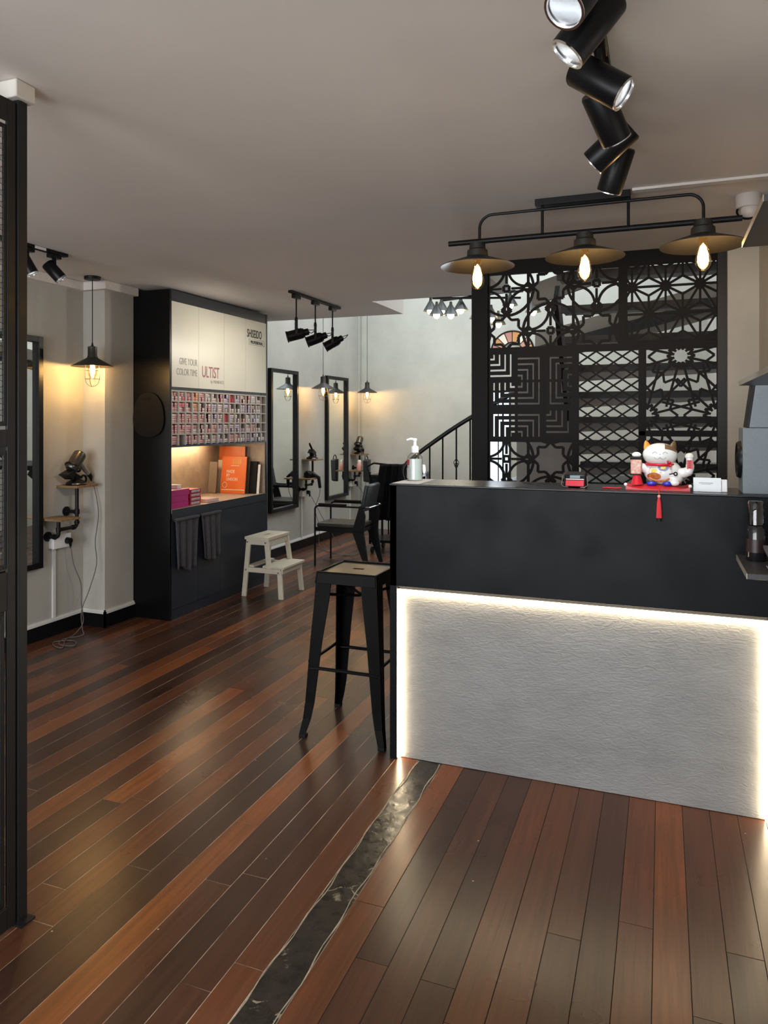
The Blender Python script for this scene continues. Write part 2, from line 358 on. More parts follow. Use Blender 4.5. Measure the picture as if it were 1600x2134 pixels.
# back wall with the tall bright window
wx0, wx1, wz0, wz1 = -2.12, -1.80, .35, 1.86
bw = MB().box((XL - .15, YB, -.1), (wx0, YB + .15, 4.6)).box((wx1, YB, -.1), (XR + .15, YB + .15, 4.6)).box((wx0, YB, -.1), (wx1, YB + .15, wz0)).box((wx0, YB, wz1), (wx1, YB + .15, 4.6))
struct('wall_back', bw, M_wallb)
w1 = thing('window_2', 'tall narrow bright window in the back wall behind the lattice screen', 'window', (-1.96, YB, wz0)); w1['kind'] = 'structure'; del w1['category']
fr = MB()
for a, b in (((wx0, YB - .01, wz0), (wx0 + .025, YB + .1, wz1)), ((wx1 - .025, YB - .01, wz0), (wx1, YB + .1, wz1)), ((wx0, YB - .01, wz0), (wx1, YB + .1, wz0 + .03)), ((wx0, YB - .01, wz1 - .03), (wx1, YB + .1, wz1)), ((-1.97, YB, wz0), (-1.955, YB + .05, wz1))): fr.box(a, b)
obj('window_frame', fr, M_black, w1, True, False)
obj('pane', MB().box((wx0 + .02, YB + .05, wz0 + .02), (wx1 - .02, YB + .055, wz1 - .02)), M_pane, w1, True, False)
area('window_daylight', (-1.96, YB + .16, 1.1), (-PI / 2, 0, 0), .3, 1.45, 26, (.88, .94, 1.0))
# shop front behind the viewer
sf = thing('window_1', 'wide glazed shop front with black mullions', 'window', (-1.7, YF, 0)); sf['kind'] = 'structure'; del sf['category']
fr = MB().box((XL, YF - .08, 0), (XR, YF, .12)).box((XL, YF - .08, HC - .12), (XR, YF, HC))
for x in (XL, -2.5, -1.1, XR - .06): fr.box((x, YF - .08, 0), (x + .06, YF, HC))
obj('window_frame', fr, M_black, sf, True, False)
for x in (XL + .06, -2.44, -1.04):
    obj('pane', MB().box((x, YF - .045, .12), (x + (1.34 if x < -1.5 else 1.47), YF - .04, HC - .12)), M_pane, sf, True, False)
# ceiling slab with the stair void cut out of it
def slab(name, x0, x1, y1): return struct(name, MB().box((x0, YF - .1, HC), (x1, y1, HC + .3)), M_ceil)
slab('ceiling', XL - .15, -2.25, 5.688); slab('ceiling.001', -2.25, -1.113, 5.61); slab('ceiling.002', -1.113, XR + .15, 4.53)
struct('ceiling.003', MB().box((XL - .15, 5.692, HC + .004), (-2.25, 6.4, HC + .3)), M_ceil)
up = MB().box((XL, 6.3, HC + .3), (-2.25, 6.4, 4.6)).box((-2.35, 5.61, HC + .3), (-2.25, 6.3, 4.6)).box((-2.25, 5.51, HC + .3), (-1.1, 5.61, 4.6)).box((-1.2, 4.53, HC + .3), (-1.1, 5.51, 4.6)).box((-1.1, 4.43, HC + .3), (XR, 4.53, 4.6))
struct('wall_upper', up, M_wallb)
rf = MB().box((XL - .15, 4.4, 4.6), (XR + .15, 6.3, 4.75)).box((XL - .15, 8.9, 4.6), (XR + .15, YB + .15, 4.75)).box((XL - .15, 6.3, 4.6), (-3.6, 8.9, 4.75)).box((-.2, 6.3, 4.6), (XR + .15, 8.9, 4.75))
struct('ceiling.004', rf, M_ceil)
# mouldings and skirtings
def base_run(name, pts):
    b = MB(); t = MB()
    for (x0, y0, x1, y1) in pts: b.box((x0, y0, 0), (x1, y1, .098)); t.box((x0, y0, .098), (x1 + .004, y1 + .0, .112)); t.box((x0, y0, .112), (x1 - .003, y1, .124))
    struct(name, b, M_bsat); o = struct('trim_' + name.split('_')[1], t, M_trimw)
base_run('baseboard_left', [(XL, YF, XL + .012, 4.128), (XL, 5.87, XL + .012, YB)])
b = MB().box((XL, 4.128, 0), (-3.693, 4.14, .098)).box((-3.705, 4.128, 0), (-3.693, 4.44, .098)); struct('baseboard_pier', b, M_bsat)
t = MB().box((XL, 4.124, .098), (-3.689, 4.14, .112)).box((-3.705, 4.124, .098), (-3.689, 4.44, .112)).box((XL, 4.131, .112), (-3.696, 4.14, .124)).box((-3.705, 4.131, .112), (-3.696, 4.44, .124)); struct('trim_2', t, M_trimw)
t = MB().box((XL, YF, HC - .06), (XL + .05, 4.09, HC - .002)).box((XL, 4.09, HC - .06), (-3.705, 4.14, HC - .002)).box((-3.705, 4.09, HC - .06), (-3.655, 4.437, HC - .002)); struct('trim_3', t, M_ceil)
struct('trim_4', MB().box((-.12, 3.27, HC - .012), (XR, 3.31, HC - .001)), M_ceil)
struct('trim_5', MB().box((XL + .002, YB - .03, .1), (XL + .022, YB - .008, 4.0)).box((XL + .05, YB - .016, .1), (XL + .064, YB - .002, 4.0)), M_wallb)
for yy in (3.86, 7.53, 8.93):
    o = obj('cable_trunking', MB().box((XL + .001, yy - .012, .124), (XL + .014, yy + .012, .63)), M_trimw); tag(o, {3.86: 'slim white cable trunking below the nearest wall socket', 7.53: 'slim white cable trunking below the middle wall socket', 8.93: 'slim white cable trunking below the farthest wall socket'}[yy], 'trunking', 'cable trunkings on the left wall')

# ---------------------------------------------------------------- reception counter
CX0, CX1, CY, CZ = -1.110, .478, 2.98, 1.196
ct = thing('reception_counter', 'black reception counter with a glowing textured grey front panel', 'counter', (-.32, 3.15, 0))
obj('fascia', MB().box((CX0, CY, .752), (CX1, CY + .03, CZ - .007)), M_lam, ct, True, False, bevel=.0015)
o = obj('counter_top', MB().box((CX0 - .003, CY - .003, CZ - .007), (CX1, 3.29, CZ)), mat('counter_top_laminate', (.012, .013, .014), .30, rnoise=.06, nscale=4), ct, True, False, bevel=.0025)
obj('end_panel', MB().box((CX0, CY, 0), (CX0 + .032, 3.28, CZ - .007)), M_lam, ct, True, False, bevel=.0015)
obj('end_panel', MB().box((CX1 - .115, CY + .002, 0), (CX1, 3.28, CZ - .007)), M_lam, ct, True, False)
obj('underside', MB().box((CX0 + .032, CY + .03, .735), (CX1 - .115, 3.28, .75)), M_lam, ct, True, False)
def hammered():
    m = mat('rippled_grey_panel', (.27, .27, .265), .5, noise=.20, nscale=4, stretch=(1, 1, 2.0)); N, L = m.node_tree.nodes, m.node_tree.links; p = N['Principled BSDF']
    tc = N.new('ShaderNodeTexCoord'); mp = N.new('ShaderNodeMapping'); mp.inputs['Scale'].default_value = (13, 13, 34); L.new(tc.outputs['Object'], mp.inputs[0])
    n = N.new('ShaderNodeTexNoise'); n.inputs['Scale'].default_value = 2.2; n.inputs['Detail'].default_value = 4; n.inputs['Distortion'].default_value = 1.4; L.new(mp.outputs[0], n.inputs['Vector'])
    b = N.new('ShaderNodeBump'); b.inputs['Strength'].default_value = .55; b.inputs['Distance'].default_value = .006; L.new(n.outputs['Fac'], b.inputs['Height']); L.new(b.outputs[0], p.inputs['Normal']); return m
obj('front_panel', MB().box((CX0 + .032, CY + .028, .002), (CX1 - .115, CY + .045, .735)), hammered(), ct, True, False)
PX0, PX1 = CX0 + .032, CX1 - .115
obj('led_strip', MB().box((PX0, CY + .008, .7245), (PX1, CY + .026, .7345)), M_led, ct, True, False)
obj('led_strip', MB().box((PX0 + .0005, CY + .008, .004), (PX0 + .011, CY + .026, .727)), M_led, ct, True, False)
obj('led_strip', MB().box((PX1 - .011, CY + .008, .004), (PX1 - .0005, CY + .026, .727)), M_led, ct, True, False)

# ---------------------------------------------------------------- colour cabinet on the left wall
KX, KY0, KY1 = -3.38, 4.445, 5.862
cb = thing('colour_cabinet', 'tall black and charcoal colour cabinet with cream upper doors', 'cabinet', (-3.64, 5.15, 0))
obj('side_panel', MB().box((XL + .005, KY0, 0), (KX, KY0 + .02, 2.44)), M_cabside, cb, True, False, bevel=.001)
obj('side_panel', MB().box((XL + .005, KY1 - .02, 0), (KX, KY1, 2.44)), M_navy, cb, True, False, bevel=.001)
obj('top_fascia', MB().box((XL + .005, KY0 + .02, 2.36), (KX - .004, KY1 - .02, 2.44)), M_navy, cb, True, False)
obj('back_panel', MB().box((XL + .005, KY0 + .02, .02), (XL + .02, KY1 - .02, 2.36)), M_niche, cb, True, False)
ys = [KY0 + .022, 4.803, 5.157, 5.491, KY1 - .022]
Rd = frame((0, 1, 0), (0, 0, 1))
for i in range(4):
    d = obj('upper_door', MB().box((KX - .018, ys[i] + .0012, 1.722), (KX, ys[i + 1] - .0012, 2.357)), M_doorw, cb, True, False, bevel=.001)
    bx = cb.location
    if i == 0:
        text('GIVE YOUR', .072, (KX + .0006 - bx.x, 4.785 - bx.y, 1.895), Rd, M_inkg, d, sx=.62, align='RIGHT'); text('COLOR TIME', .072, (KX + .0006 - bx.x, 4.785 - bx.y, 1.815), Rd, M_inkg, d, sx=.62, align='RIGHT')
    if i == 1:
        text('ULTIST', .125, (KX + .0006 - bx.x, 4.845 - bx.y, 1.815), Rd, mat('ultist_ink', (.10, .09, .09), .6, noise=.8, nscale=34, col2=(.62, .18, .22, 1)), d, sx=.62, bold=.0012); text('by PRIMIENCE', .036, (KX + .0006 - bx.x, 5.150 - bx.y, 1.772), Rd, M_inkg, d, sx=.85, align='RIGHT')
    if i == 3:
        text('SHISEIDO', .098, (KX + .0006 - bx.x, 5.512 - bx.y, 2.205), Rd, M_ink, d, sx=.60, bold=.0016); text('PROFESSIONAL', .036, (KX + .0006 - bx.x, 5.675 - bx.y, 2.152), Rd, M_ink, d, sx=.86, align='CENTER', bold=.0012)
        bo = MB()
        for a, b in (((5.545, 2.140), (5.805, 2.142)), ((5.545, 2.188), (5.805, 2.190)), ((5.545, 2.140), (5.548, 2.19)), ((5.802, 2.140), (5.805, 2.19))): bo.box((KX, a[0], a[1]), (KX + .0008, b[0], b[1]))
        obj('lettering_border', bo, M_ink, d, True, False)
obj('shelf', MB().box((XL + .02, KY0 + .02, 1.700), (KX, KY1 - .02, 1.720)), M_navy, cb, True, False)
obj('shelf', MB().box((XL + .02, KY0 + .02, 1.272), (KX, KY1 - .02, 1.287)), M_navy, cb, True, False)
obj('rack_back', MB().box((-3.56, KY0 + .02, 1.287), (-3.55, KY1 - .02, 1.70)), mat('rack_back_olive', (.10, .095, .07), .6), cb, True, False)
RY0, RY1, RZ0, RZ1, NC, NR = KY0 + .024, KY1 - .022, 1.287, 1.700, 16, 5
cw, rh = (RY1 - RY0) / NC, (RZ1 - RZ0) / NR
for i in range(NC + 1): obj('rack_divider', MB().box((-3.55, RY0 + i * cw - .005, RZ0), (KX - .001, RY0 + i * cw + .005, RZ1)), M_rack, cb, True, False)
for j in range(1, NR): obj('rack_shelf', MB().box((-3.55, RY0, RZ0 + j * rh - .005), (KX - .0015, RY1, RZ0 + j * rh + .005)), M_rack, cb, True, False)
obj('rack_shelf', MB().box((-3.55, RY0, RZ1 - .012), (KX - .0015, RY1, RZ1)), M_rack, cb, True, False)
obj('worktop', MB().box((XL + .02, KY0 + .02, .785), (KX + .003, KY1 - .02, .81)), mat('worktop_stone', (.46, .36, .27), .45, noise=.15, nscale=20), cb, True, False)
obj('worktop_edge', MB().box((KX + .003, KY0 + .02, .745), (KX + .006, KY1 - .02, .811)), M_navy, cb, True, False)
obj('niche_liner', MB().box((XL + .021, KY1 - .026, .811), (KX - .012, KY1 - .0205, 1.271)), M_niche, cb, True, False)
obj('niche_led', MB().box((-3.80, KY0 + .06, 1.262), (-3.785, 5.55, 1.2715)), M_ledn, cb, True, False)
ya = [KY0 + .021, 4.79, 5.10, 5.47, KY1 - .021]
for i in range(4): obj('lower_door', MB().box((KX - .018, ya[i] + .002, .075), (KX, ya[i + 1] - .002, .742)), M_navy, cb, True, False, bevel=.001)
obj('plinth', MB().box((XL + .02, KY0 + .02, 0), (KX - .006, KY1 - .02, .073)), M_navy, cb, True, False)
obj('cable_cover', MB().box((KX - .001, 5.74, 1.704), (KX + .003, KY1 - .022, 1.716)), M_bsat, cb, True, False)

# dye boxes in the rack (each its own carton)
ENDS = {'pink': (.80, .46, .46), 'rose': (.78, .22, .26), 'apricot': (.85, .46, .26), 'lavender': (.68, .60, .75), 'pale': (.82, .70, .68), 'white': (.90, .89, .90), 'red': (.55, .04, .06)}
BODY = {'pink': (.16, .01, .03), 'rose': (.20, .008, .03), 'apricot': (.28, .02, .015), 'lavender': (.12, .06, .15), 'pale': (.10, .012, .025), 'white': (.10, .06, .10), 'red': (.12, .003, .012)}
bxm = {}
for k in ENDS:
    mb = MB().box((-.07, -.0165, 0), (0, .0165, .0325)); mb.box((0, -.0150, .0135), (.0008, .0150, .0310), 1); mb.box((0, -.0150, .0015), (.0006, .0150, .0095), 1)
    bxm[k] = mesh_of(mb, 'dye_box', [mat('carton_' + k, BODY[k], .45), mat('carton_end_' + k, ENDS[k], .5, noise=.22, nscale=70)], False)
rowname = ['top', 'second', 'middle', 'fourth', 'bottom']
gaps = {(0, 6): [3], (0, 7): [2], (0, 8): [2], (1, 2): [3], (1, 4): [3], (1, 9): [3], (1, 10): [2, 3], (2, 5): [2], (2, 10): [3], (2, 11): [2, 3], (3, 4): [2], (3, 5): [3], (3, 11): [2, 3], (3, 14): [2, 3], (4, 5): [3], (4, 7): [3], (4, 8): [3], (4, 14): [3], (4, 15): [3], (0, 14): [3]}
def boxcol(r, c):
    if c in (1,) and r < 2: return 'rose'
    if c == 3 and r < 2: return 'apricot'
    if (r, c) in ((0, 9), (2, 8)): return 'red'
    if c <= 3: return 'pink'
    if c <= 5: return 'pale' if (r + c) % 2 else 'pink'
    if c <= 9: return ['lavender', 'pale', 'pink', 'lavender', 'pale'][(r * 2 + c) % 5]
    if c <= 13: return ['lavender', 'white', 'pale', 'lavender', 'pink'][(r + c * 2) % 5]
    return 'white'
for r in range(NR):
    for c in range(NC):
        if (r, c) == (4, 1) or (c == 15 and r < 4): continue
        k = boxcol(r, c); cell = ['first', 'second', 'third', 'fourth', 'fifth', 'sixth', 'seventh', 'eighth', 'ninth', 'tenth', 'eleventh', 'twelfth', 'thirteenth', 'fourteenth', 'fifteenth', 'sixteenth'][c]
        for q in range(4):
            if q in gaps.get((r, c), []): continue
            o = bpy.data.objects.new('dye_box', bxm[k if rnd.random() < .85 else ('pale' if k != 'red' else 'red')]); COL.objects.link(o)
            zc = RZ0 + (NR - 1 - r) * rh + .0052 + (.0331 if q > 1 else 0)
            o.location = (KX - .006 - rnd.uniform(0, .012), RY0 + (c + .5) * cw + (-.0185 if q % 2 == 0 else .0185), zc)
            nm = [x for x in bxm if bxm[x] == o.data][0]
            tag(o, f'{["lower left", "lower right", "upper left", "upper right"][q]} {nm} dye carton in the {cell} cell of the {rowname[r]} rack row', 'box', 'dye cartons in the cabinet rack')

# niche contents
def part_box(name, a, b, m, p, bevel=0): return obj(name, MB().box(a, b), m, p, True, False, bevel=bevel)
for i, (z, yy, lb) in enumerate(((.8115, 4.49, 'bottom magenta carton of the stack in the lit niche'), (.8575, 4.485, 'middle magenta carton of the stack in the lit niche'), (.9035, 4.50, 'top magenta carton of the stack in the lit niche'))):
    t = thing('magenta_carton', lb, 'box', (-3.50, yy + .12, z), 0, 'magenta cartons in the cabinet niche')
    obj('carton', MB().box((-3.59, yy, z), (-3.415, yy + .23, z + .045)), M_magenta, t, True, False)
    obj('end_label', MB().box((-3.55, yy + .23, z + .006), (-3.42, yy + .2306, z + .034)), mat('carton_label', (.6, .55, .58), .5, noise=.6, nscale=60), t, True, False)
for i, z in enumerate((.8115, .8425, .8735, .9045)):
    t = thing('red_carton', ['lowest', 'second', 'third', 'top'][i] + ' small red carton stacked beside the magenta cartons', 'box', (-3.5, 4.82, z), 0, 'red cartons in the cabinet niche')
    obj('carton', MB().box((-3.56 + .004 * i, 4.76, z), (-3.43 + .003 * (i % 2), 4.90, z + .030)), mat('red_carton', (.38, .004, .03), .45), t, True, False)
    obj('end_label', MB().box((-3.43 + .003 * (i % 2), 4.775, z + .006), (-3.4292 + .003 * (i % 2), 4.885, z + .024)), MATS['carton_label'], t, True, False)
o = obj('pale_tray', MB().box((-3.56, 4.98, .8115), (-3.42, 5.14, .838)), mat('pale_pink_card', (.62, .42, .40), .6), bevel=.002); tag(o, 'low pale pink box on the niche worktop', 'box')
t = thing('cream_bottle', 'cream bottle with orange cap on the magenta cartons', 'bottle', (-3.52, 4.535, .949))
obj('body', MB().lathe([(.028, 0), (.029, .01), (.029, .09), (.022, .10)], n=20), mat('cream_plastic', (.74, .62, .46), .4), t)
obj('cap', MB().lathe([(.018, .10), (.018, .13), (.016, .134)], n=16), mat('amber_cap', (.50, .13, .02), .35), t)
t = thing('cream_jug', 'cream measuring jug with a flared rim on the magenta cartons', 'jug', (-3.535, 4.607, .949))
obj('jug_body', MB().lathe([(.022, 0), (.026, .02), (.034, .10), (.037, .105), (.033, .104), (.024, .02)], n=20), MATS['cream_plastic'], t)
o = obj('white_carton', MB().box((-3.56, 4.655, .949), (-3.47, 4.705, .978)), M_white); tag(o, 'small white carton on top of the magenta cartons', 'box')
# catalogues leaning on the right side of the niche
def leaning(name, lb, cat, x0, x1, y, h, th, m, lean=.10, grp=None):
    t = thing(name, lb, cat, ((x0 + x1) / 2, y, .8108 + th * math.sin(lean)), 0, grp); w = (x1 - x0) / 2
    R = Matrix.Rotation(-lean, 3, 'X'); mb = MB().box((-w, 0, 0), (w, th, h)); mb.rot(R); mb_ = obj('cover', mb, m, t, smooth=False, bevel=.0008); return t, R, w
t, R, w = leaning('catalogue', 'front orange catalogue with white lettering in the lit niche', 'catalogue', -3.775, -3.515, 5.69, .335, .008, M_orange, .13)
Rt = R @ frame((1, 0, 0), (0, 0, 1)); mw = mat('catalogue_white_ink', (.8, .78, .72), .5)
for s_, sz, px, pz in (('MADE', .040, -.075, .185), ('BY', .040, -.075, .150), ('UNISON', .040, -.075, .115)):
    text(s_, sz, R @ Vector((px, -.0008, pz)), Rt, mw, t, sx=.8)
em = MB()
for k in range(4): em.box((-.015 + k * .024, -.0010, .265), (.001 + k * .024, 0, .318))
em.rot(R); obj('gold_motif', em, mat('gold_ink', (.70, .33, .06), .5), t, smooth=False)
em = MB().box((-.115, -.0010, .030), (.125, 0, .036)).box((-.030, -.001, .250), (.055, 0, .254)); em.rot(R); obj('white_rule', em, mw, t, smooth=False)
em = MB().tube(arc((-.085, -.001, .075), (1, 0, 0), (0, 0, 1), .024, 0, 2 * PI, 24), .0022, 6); em.rot(R); obj('round_emblem', em, mw, t)
leaning('catalogue', 'taller orange catalogue standing behind the lettered one', 'catalogue', -3.838, -3.565, 5.752, .425, .008, M_orange, .08)
leaning('folder', 'cream folder leaning behind the orange catalogues', 'folder', -3.835, -3.60, 5.72, .300, .006, mat('cream_folder', (.78, .70, .52), .5), .12)
leaning('grey_board', 'brown grey board leaning at the back of the niche', 'board', -3.872, -3.79, 5.64, .285, .012, mat('taupe_board', (.26, .20, .16), .6), .12)
leaning('black_binder', 'black binder leaning right of the orange catalogues', 'binder', -3.510, -3.435, 5.745, .290, .022, M_bmatte, .12)
leaning('sample_card', 'thin white card leaning beside the black binder', 'card', -3.430, -3.405, 5.75, .265, .003, M_white, .13)

# towels over the worktop edge, hand mirror on the cabinet side
def towel(lb, y0, y1, z0, z1, ph):
    mb = MB(); n, m = 34, 16
    for j in range(m + 1):
        f = j / m; z = z1 + (z0 - z1) * f
        for i in range(n + 1):
            u = i / n; y = y0 + (y1 - y0) * (u * (1 - .22 * f) + .16 * f * (.3 + .7 * math.sin(ph)) ** 2)
            x = KX + .022 + (.012 * math.sin(u * 21 + ph) + .006 * math.sin(u * 47 + ph * 2)) * (.35 + .9 * f) + .004
            mb.v.append((x, y, z + .02 * math.sin(u * 6 + ph) * f))
    for j in range(m):
        for i in range(n):
            a = j * (n + 1) + i; mb.f.append((a, a + 1, a + n + 2, a + n + 1)); mb.mi.append(0)
    for v in mb.v[:]: pass
    t = thing('towel', lb, 'towel', (KX + .03, (y0 + y1) / 2, z0), 0, 'grey towels on the cabinet front')
    o = obj('cloth', mb, M_fabricg, t, True); so = o.modifiers.new('s', 'SOLIDIFY'); so.thickness = .004
    o2 = obj('fold', MB().box((KX + .006, y0, z1 - .012), (KX + .042, y1, z1 + .012)), M_fabricg, t, True, bevel=.008)
towel('longer grey towel hanging at the left end of the cabinet', 4.475, 4.765, .36, .735, .4)
towel('shorter grey towel hanging right of the longer one', 4.795, 5.065, .375, .735, 1.7)
tag(obj('towel_rail', MB().tube([(KX + .0065, 4.47, .738), (KX + .024, 4.47, .738), (KX + .024, 5.08, .738), (KX + .0065, 5.08, .738)], .005, 8), M_bsat), 'thin black towel rail on the cabinet front', 'rail')
hm = thing('hand_mirror', 'oval black salon hand mirror hung on the cabinet side', 'mirror', (-3.562, KY0, 1.35))
pr = [(-.10 + .0, .31)]
poly = []
for k in range(40):
    a = 2 * PI * k / 40; sg_ = lambda q: math.copysign(abs(q) ** .86, q)
    poly.append((.138 * sg_(math.cos(a)) * (1 - .13 * math.sin(a)), .165 + .168 * sg_(math.sin(a))))
obj('plate', MB().prism(poly, (0, -.016, 0), (1, 0, 0), (0, 0, 1), (0, .014, 0)), mat('mirror_back_black', (.006, .0055, .005), .6, spec=.12), hm, bevel=.003)
obj('handle_slot', MB().box((-.045, -.0175, .278), (.02, -.0162, .292)), M_cabside, hm, smooth=False)

# ---------------------------------------------------------------- wall mirrors
def wall_mirror(lb, y0, y1, z0=.49, z1=2.03):
    t = thing('wall_mirror', lb, 'mirror', (XL, (y0 + y1) / 2, z0), 0, 'black framed mirrors on the left wall')
    fw, fd = .038, .045; a, b = XL + .002, XL + fd
    obj('frame_bar', MB().box((a, y0, z0), (b, y0 + fw, z1)), M_bsat, t, True, False, bevel=.001)
    obj('frame_bar', MB().box((a, y1 - fw, z0), (b, y1, z1)), M_bsat, t, True, False, bevel=.001)
    obj('frame_bar', MB().box((a, y0 + fw, z1 - fw), (b, y1 - fw, z1)), M_bsat, t, True, False, bevel=.001)
    obj('frame_bar', MB().box((a, y0 + fw, z0), (b, y1 - fw, z0 + fw)), M_bsat, t, True, False, bevel=.001)
    obj('mirror_glass', MB().box((a, y0 + fw, z0 + fw), (a + .014, y1 - fw, z1 - fw)), M_mirror, t, True, False)
wall_mirror('black framed wall mirror nearest the mesh partition', 3.10, 3.735)
wall_mirror('black framed wall mirror just right of the colour cabinet', 6.77, 7.39)
wall_mirror('black framed wall mirror farthest down the left wall', 8.16, 8.80)

# ---------------------------------------------------------------- pipe shelves and hair dryers
def pipe_shelf(lb, y):
    t = thing('pipe_shelf', lb, 'shelf', (XL, y, .68), 0, 'pipe shelves beside the mirrors'); r = .0125
    X = XL + .10; ya_, yb_ = y + .075, y + .240
    obj('lower_board', MB().box((XL + .002, y + .012, .800), (XL + .185, y + .182, .815)), M_wood, t, True, False, bevel=.001)
    obj('upper_board', MB().box((XL + .002, y + .153, 1.010), (XL + .185, y + .350, 1.026)), M_wood, t, True, False, bevel=.001)
    for yy, z in ((ya_, .685), (yb_, .838)):
        obj('flange', MB().cyl((XL + .002, yy, z), (XL + .010, yy, z), .033, .033, 20).cyl((XL + .010, yy, z), (XL + .026, yy, z), .019, .017, 16), M_black, t, True)
    A = [(XL + .02, ya_, .685), (X - .025, ya_, .685)] + arc((X - .025, ya_, .710), (0, 0, -1), (1, 0, 0), .025, 0, PI / 2, 5) + [(X, ya_, .800)]
    obj('pipe', MB().tube(A, r, 12), M_black, t, True)
    B = [(X, ya_, .735), (X, yb_ - .025, .735)] + arc((X, yb_ - .025, .760), (0, 0, -1), (0, 1, 0), .025, 0, PI / 2, 5) + [(X, yb_, 1.010)]
    obj('pipe', MB().tube(B, r, 12), M_black, t, True)
    obj('pipe', MB().tube([(XL + .02, yb_, .838), (X, yb_, .838)], r, 12), M_black, t, True)
    for p, q in (((X, ya_, .722), (X, ya_, .750)), ((X, yb_, .822), (X, yb_, .856)), ((X, yb_, .755), (X, yb_, .775)), ((X, yb_ - .04, .735), (X, yb_ - .02, .735)), ((X - .045, ya_, .685), (X - .025, ya_, .685))): obj('pipe_fitting', MB().cyl(p, q, .0175, .0175, 14), M_black, t, True)
for y, lb in ((3.735, 'two tier wooden pipe shelf nearest the mesh partition'), (7.39, 'two tier wooden pipe shelf between the two far mirrors'), (8.80, 'two tier wooden pipe shelf in the far left corner')): pipe_shelf(lb, y)
def dryer_stand(lb, y, arm_up=False):
    t = thing('dryer_stand', lb, 'stand', (XL + .10, y, 1.0262), 0, 'hair dryer stands on the pipe shelves')
    obj('stand_base', MB().lathe([(.066, 0), (.069, .008), (.066, .018), (.045, .030), (.022, .046), (.012, .050), (.0, .050)], (0, 0, 0), 28), M_bsat, t)
    obj('base_trim', MB().tube(arc((0, 0, .010), (1, 0, 0), (0, 1, 0), .0695, -1.2, .6, 14), .0022, 6), M_chrome, t)
    if arm_up:
        obj('arm', MB().bar((0, -.01, .045), (0, -.035, .10), .045, .02).bar((0, .045, .06), (0, -.05, .16), .022, .014), M_bsat, t, bevel=.003)
        obj('cradle', MB().prism([(-.065, .075), (.03, .055), (.05, .075), (-.02, .115)], (-.03, 0, 0), (0, 1, 0), (0, 0, 1), (.06, 0, 0)).cyl((0, -.05, .16), (0, -.07, .185), .012, .009, 12), M_bsat, t)
    else:
        obj('arm', MB().bar((0, 0, .04), (0, -.045, .085), .05, .03).bar((0, -.04, .09), (0, .05, .045), .02, .012), M_bsat, t, bevel=.003)
        obj('cradle', MB().tube(arc((0, -.03, .125), (0, .76, -.65), (1, 0, 0), .052, PI * .6, PI * 2.4, 18), .007, 8), M_bsat, t)
    obj('cord_hook', MB().tube(arc((0, .068, .034), (0, 1, 0), (0, 0, 1), .026, -PI * .8, PI * .8, 16), .008, 8), M_bsat, t)
    return t
M_gun = mat('gunmetal_dryer', (.085, .078, .070), .28, metal=.7); M_silv = mat('silver_grip', (.34, .33, .32), .3, metal=.6)
def dryer(lb, y, cord=None, z0=1.0262, pose='stand'):
    t = thing('hair_dryer', lb, 'hair dryer', (XL + .10, y, z0), 0, 'hair dryers')
    if pose == 'stand':
        a, b = Vector((0, -.045, .115)), Vector((0, .040, .215)); ax = (b - a).normalized()
        obj('barrel', MB().lathe([(.034, -.01), (.043, 0), (.0445, .01), (.0445, .118), (.041, .128), (.036, .130)], a, 26, ax), M_gun, t)
        obj('rear_grille', MB().lathe([(.0, .1302), (.035, .1302), (.035, .134), (.0, .134)], a, 22, ax), M_bsat, t)
        h0, h1 = a + ax * .075 + Vector((0, .025, -.022)), Vector((0, .115, .070))
        obj('handle', MB().tube([h0, h0.lerp(h1, .5), h1], [.019, .018, .017], 14), M_silv, t)
        obj('cord_sleeve', MB().tube([h1, h1 + Vector((0, .022, -.024)), h1 + Vector((0, .030, -.055))], [.0185, .015, .005], 12), M_bsat, t)
        n = obj('nozzle', MB().hexa([(-.04, -.120, .075), (.04, -.120, .075), (.04, -.062, .040), (-.04, -.062, .040)], [(-.04, -.118, .080), (.04, -.118, .080), (.032, -.030, .118), (-.032, -.030, .118)]), M_bsat, t, bevel=.003)
        end = h1 + Vector((0, .030, -.055))
    else:
        obj('barrel', MB().lathe([(.030, 0), (.040, .01), (.043, .05), (.040, .11), (.034, .13)], (0, -.04, .045), 22, (.15, .92, -.12)), M_bsat, t)
        obj('nozzle', MB().lathe([(.036, 0), (.030, .04), (.012, .075)], (.02, .08, .03), 18, (.15, .9, -.35), sy=.6), M_gun, t)
        obj('handle', MB().tube([(.05, .03, .045), (.115, .045, .005), (.122, .065, -.115)], [.022, .02, .018], 12), M_bsat, t)
        end = Vector((.122, .065, -.115))
    if cord:
        loc = Vector(t.location); pts = smooth_path([end] + [Vector(p) - loc for p in cord], 7)
        obj('cord', MB().tube(pts, .0032, 6), mat('grey_cord', (.11, .10, .095), .6), t)
        p = Vector(cord[-1]) - loc
        obj('plug', MB().cyl(p + Vector((-.028, 0, .012)), p + Vector((.004, 0, .012)), .023, .020, 16).tube([p + Vector((0, 0, .0)), p + Vector((0, .004, -.04))], [.012, .005], 10), M_bsat, t)
    return t
dryer_stand('black dryer stand on the nearest pipe shelf', 3.968); dryer_stand('black dryer stand with raised arm on the middle pipe shelf', 7.62, True); dryer_stand('black dryer stand on the far corner pipe shelf', 9.03)
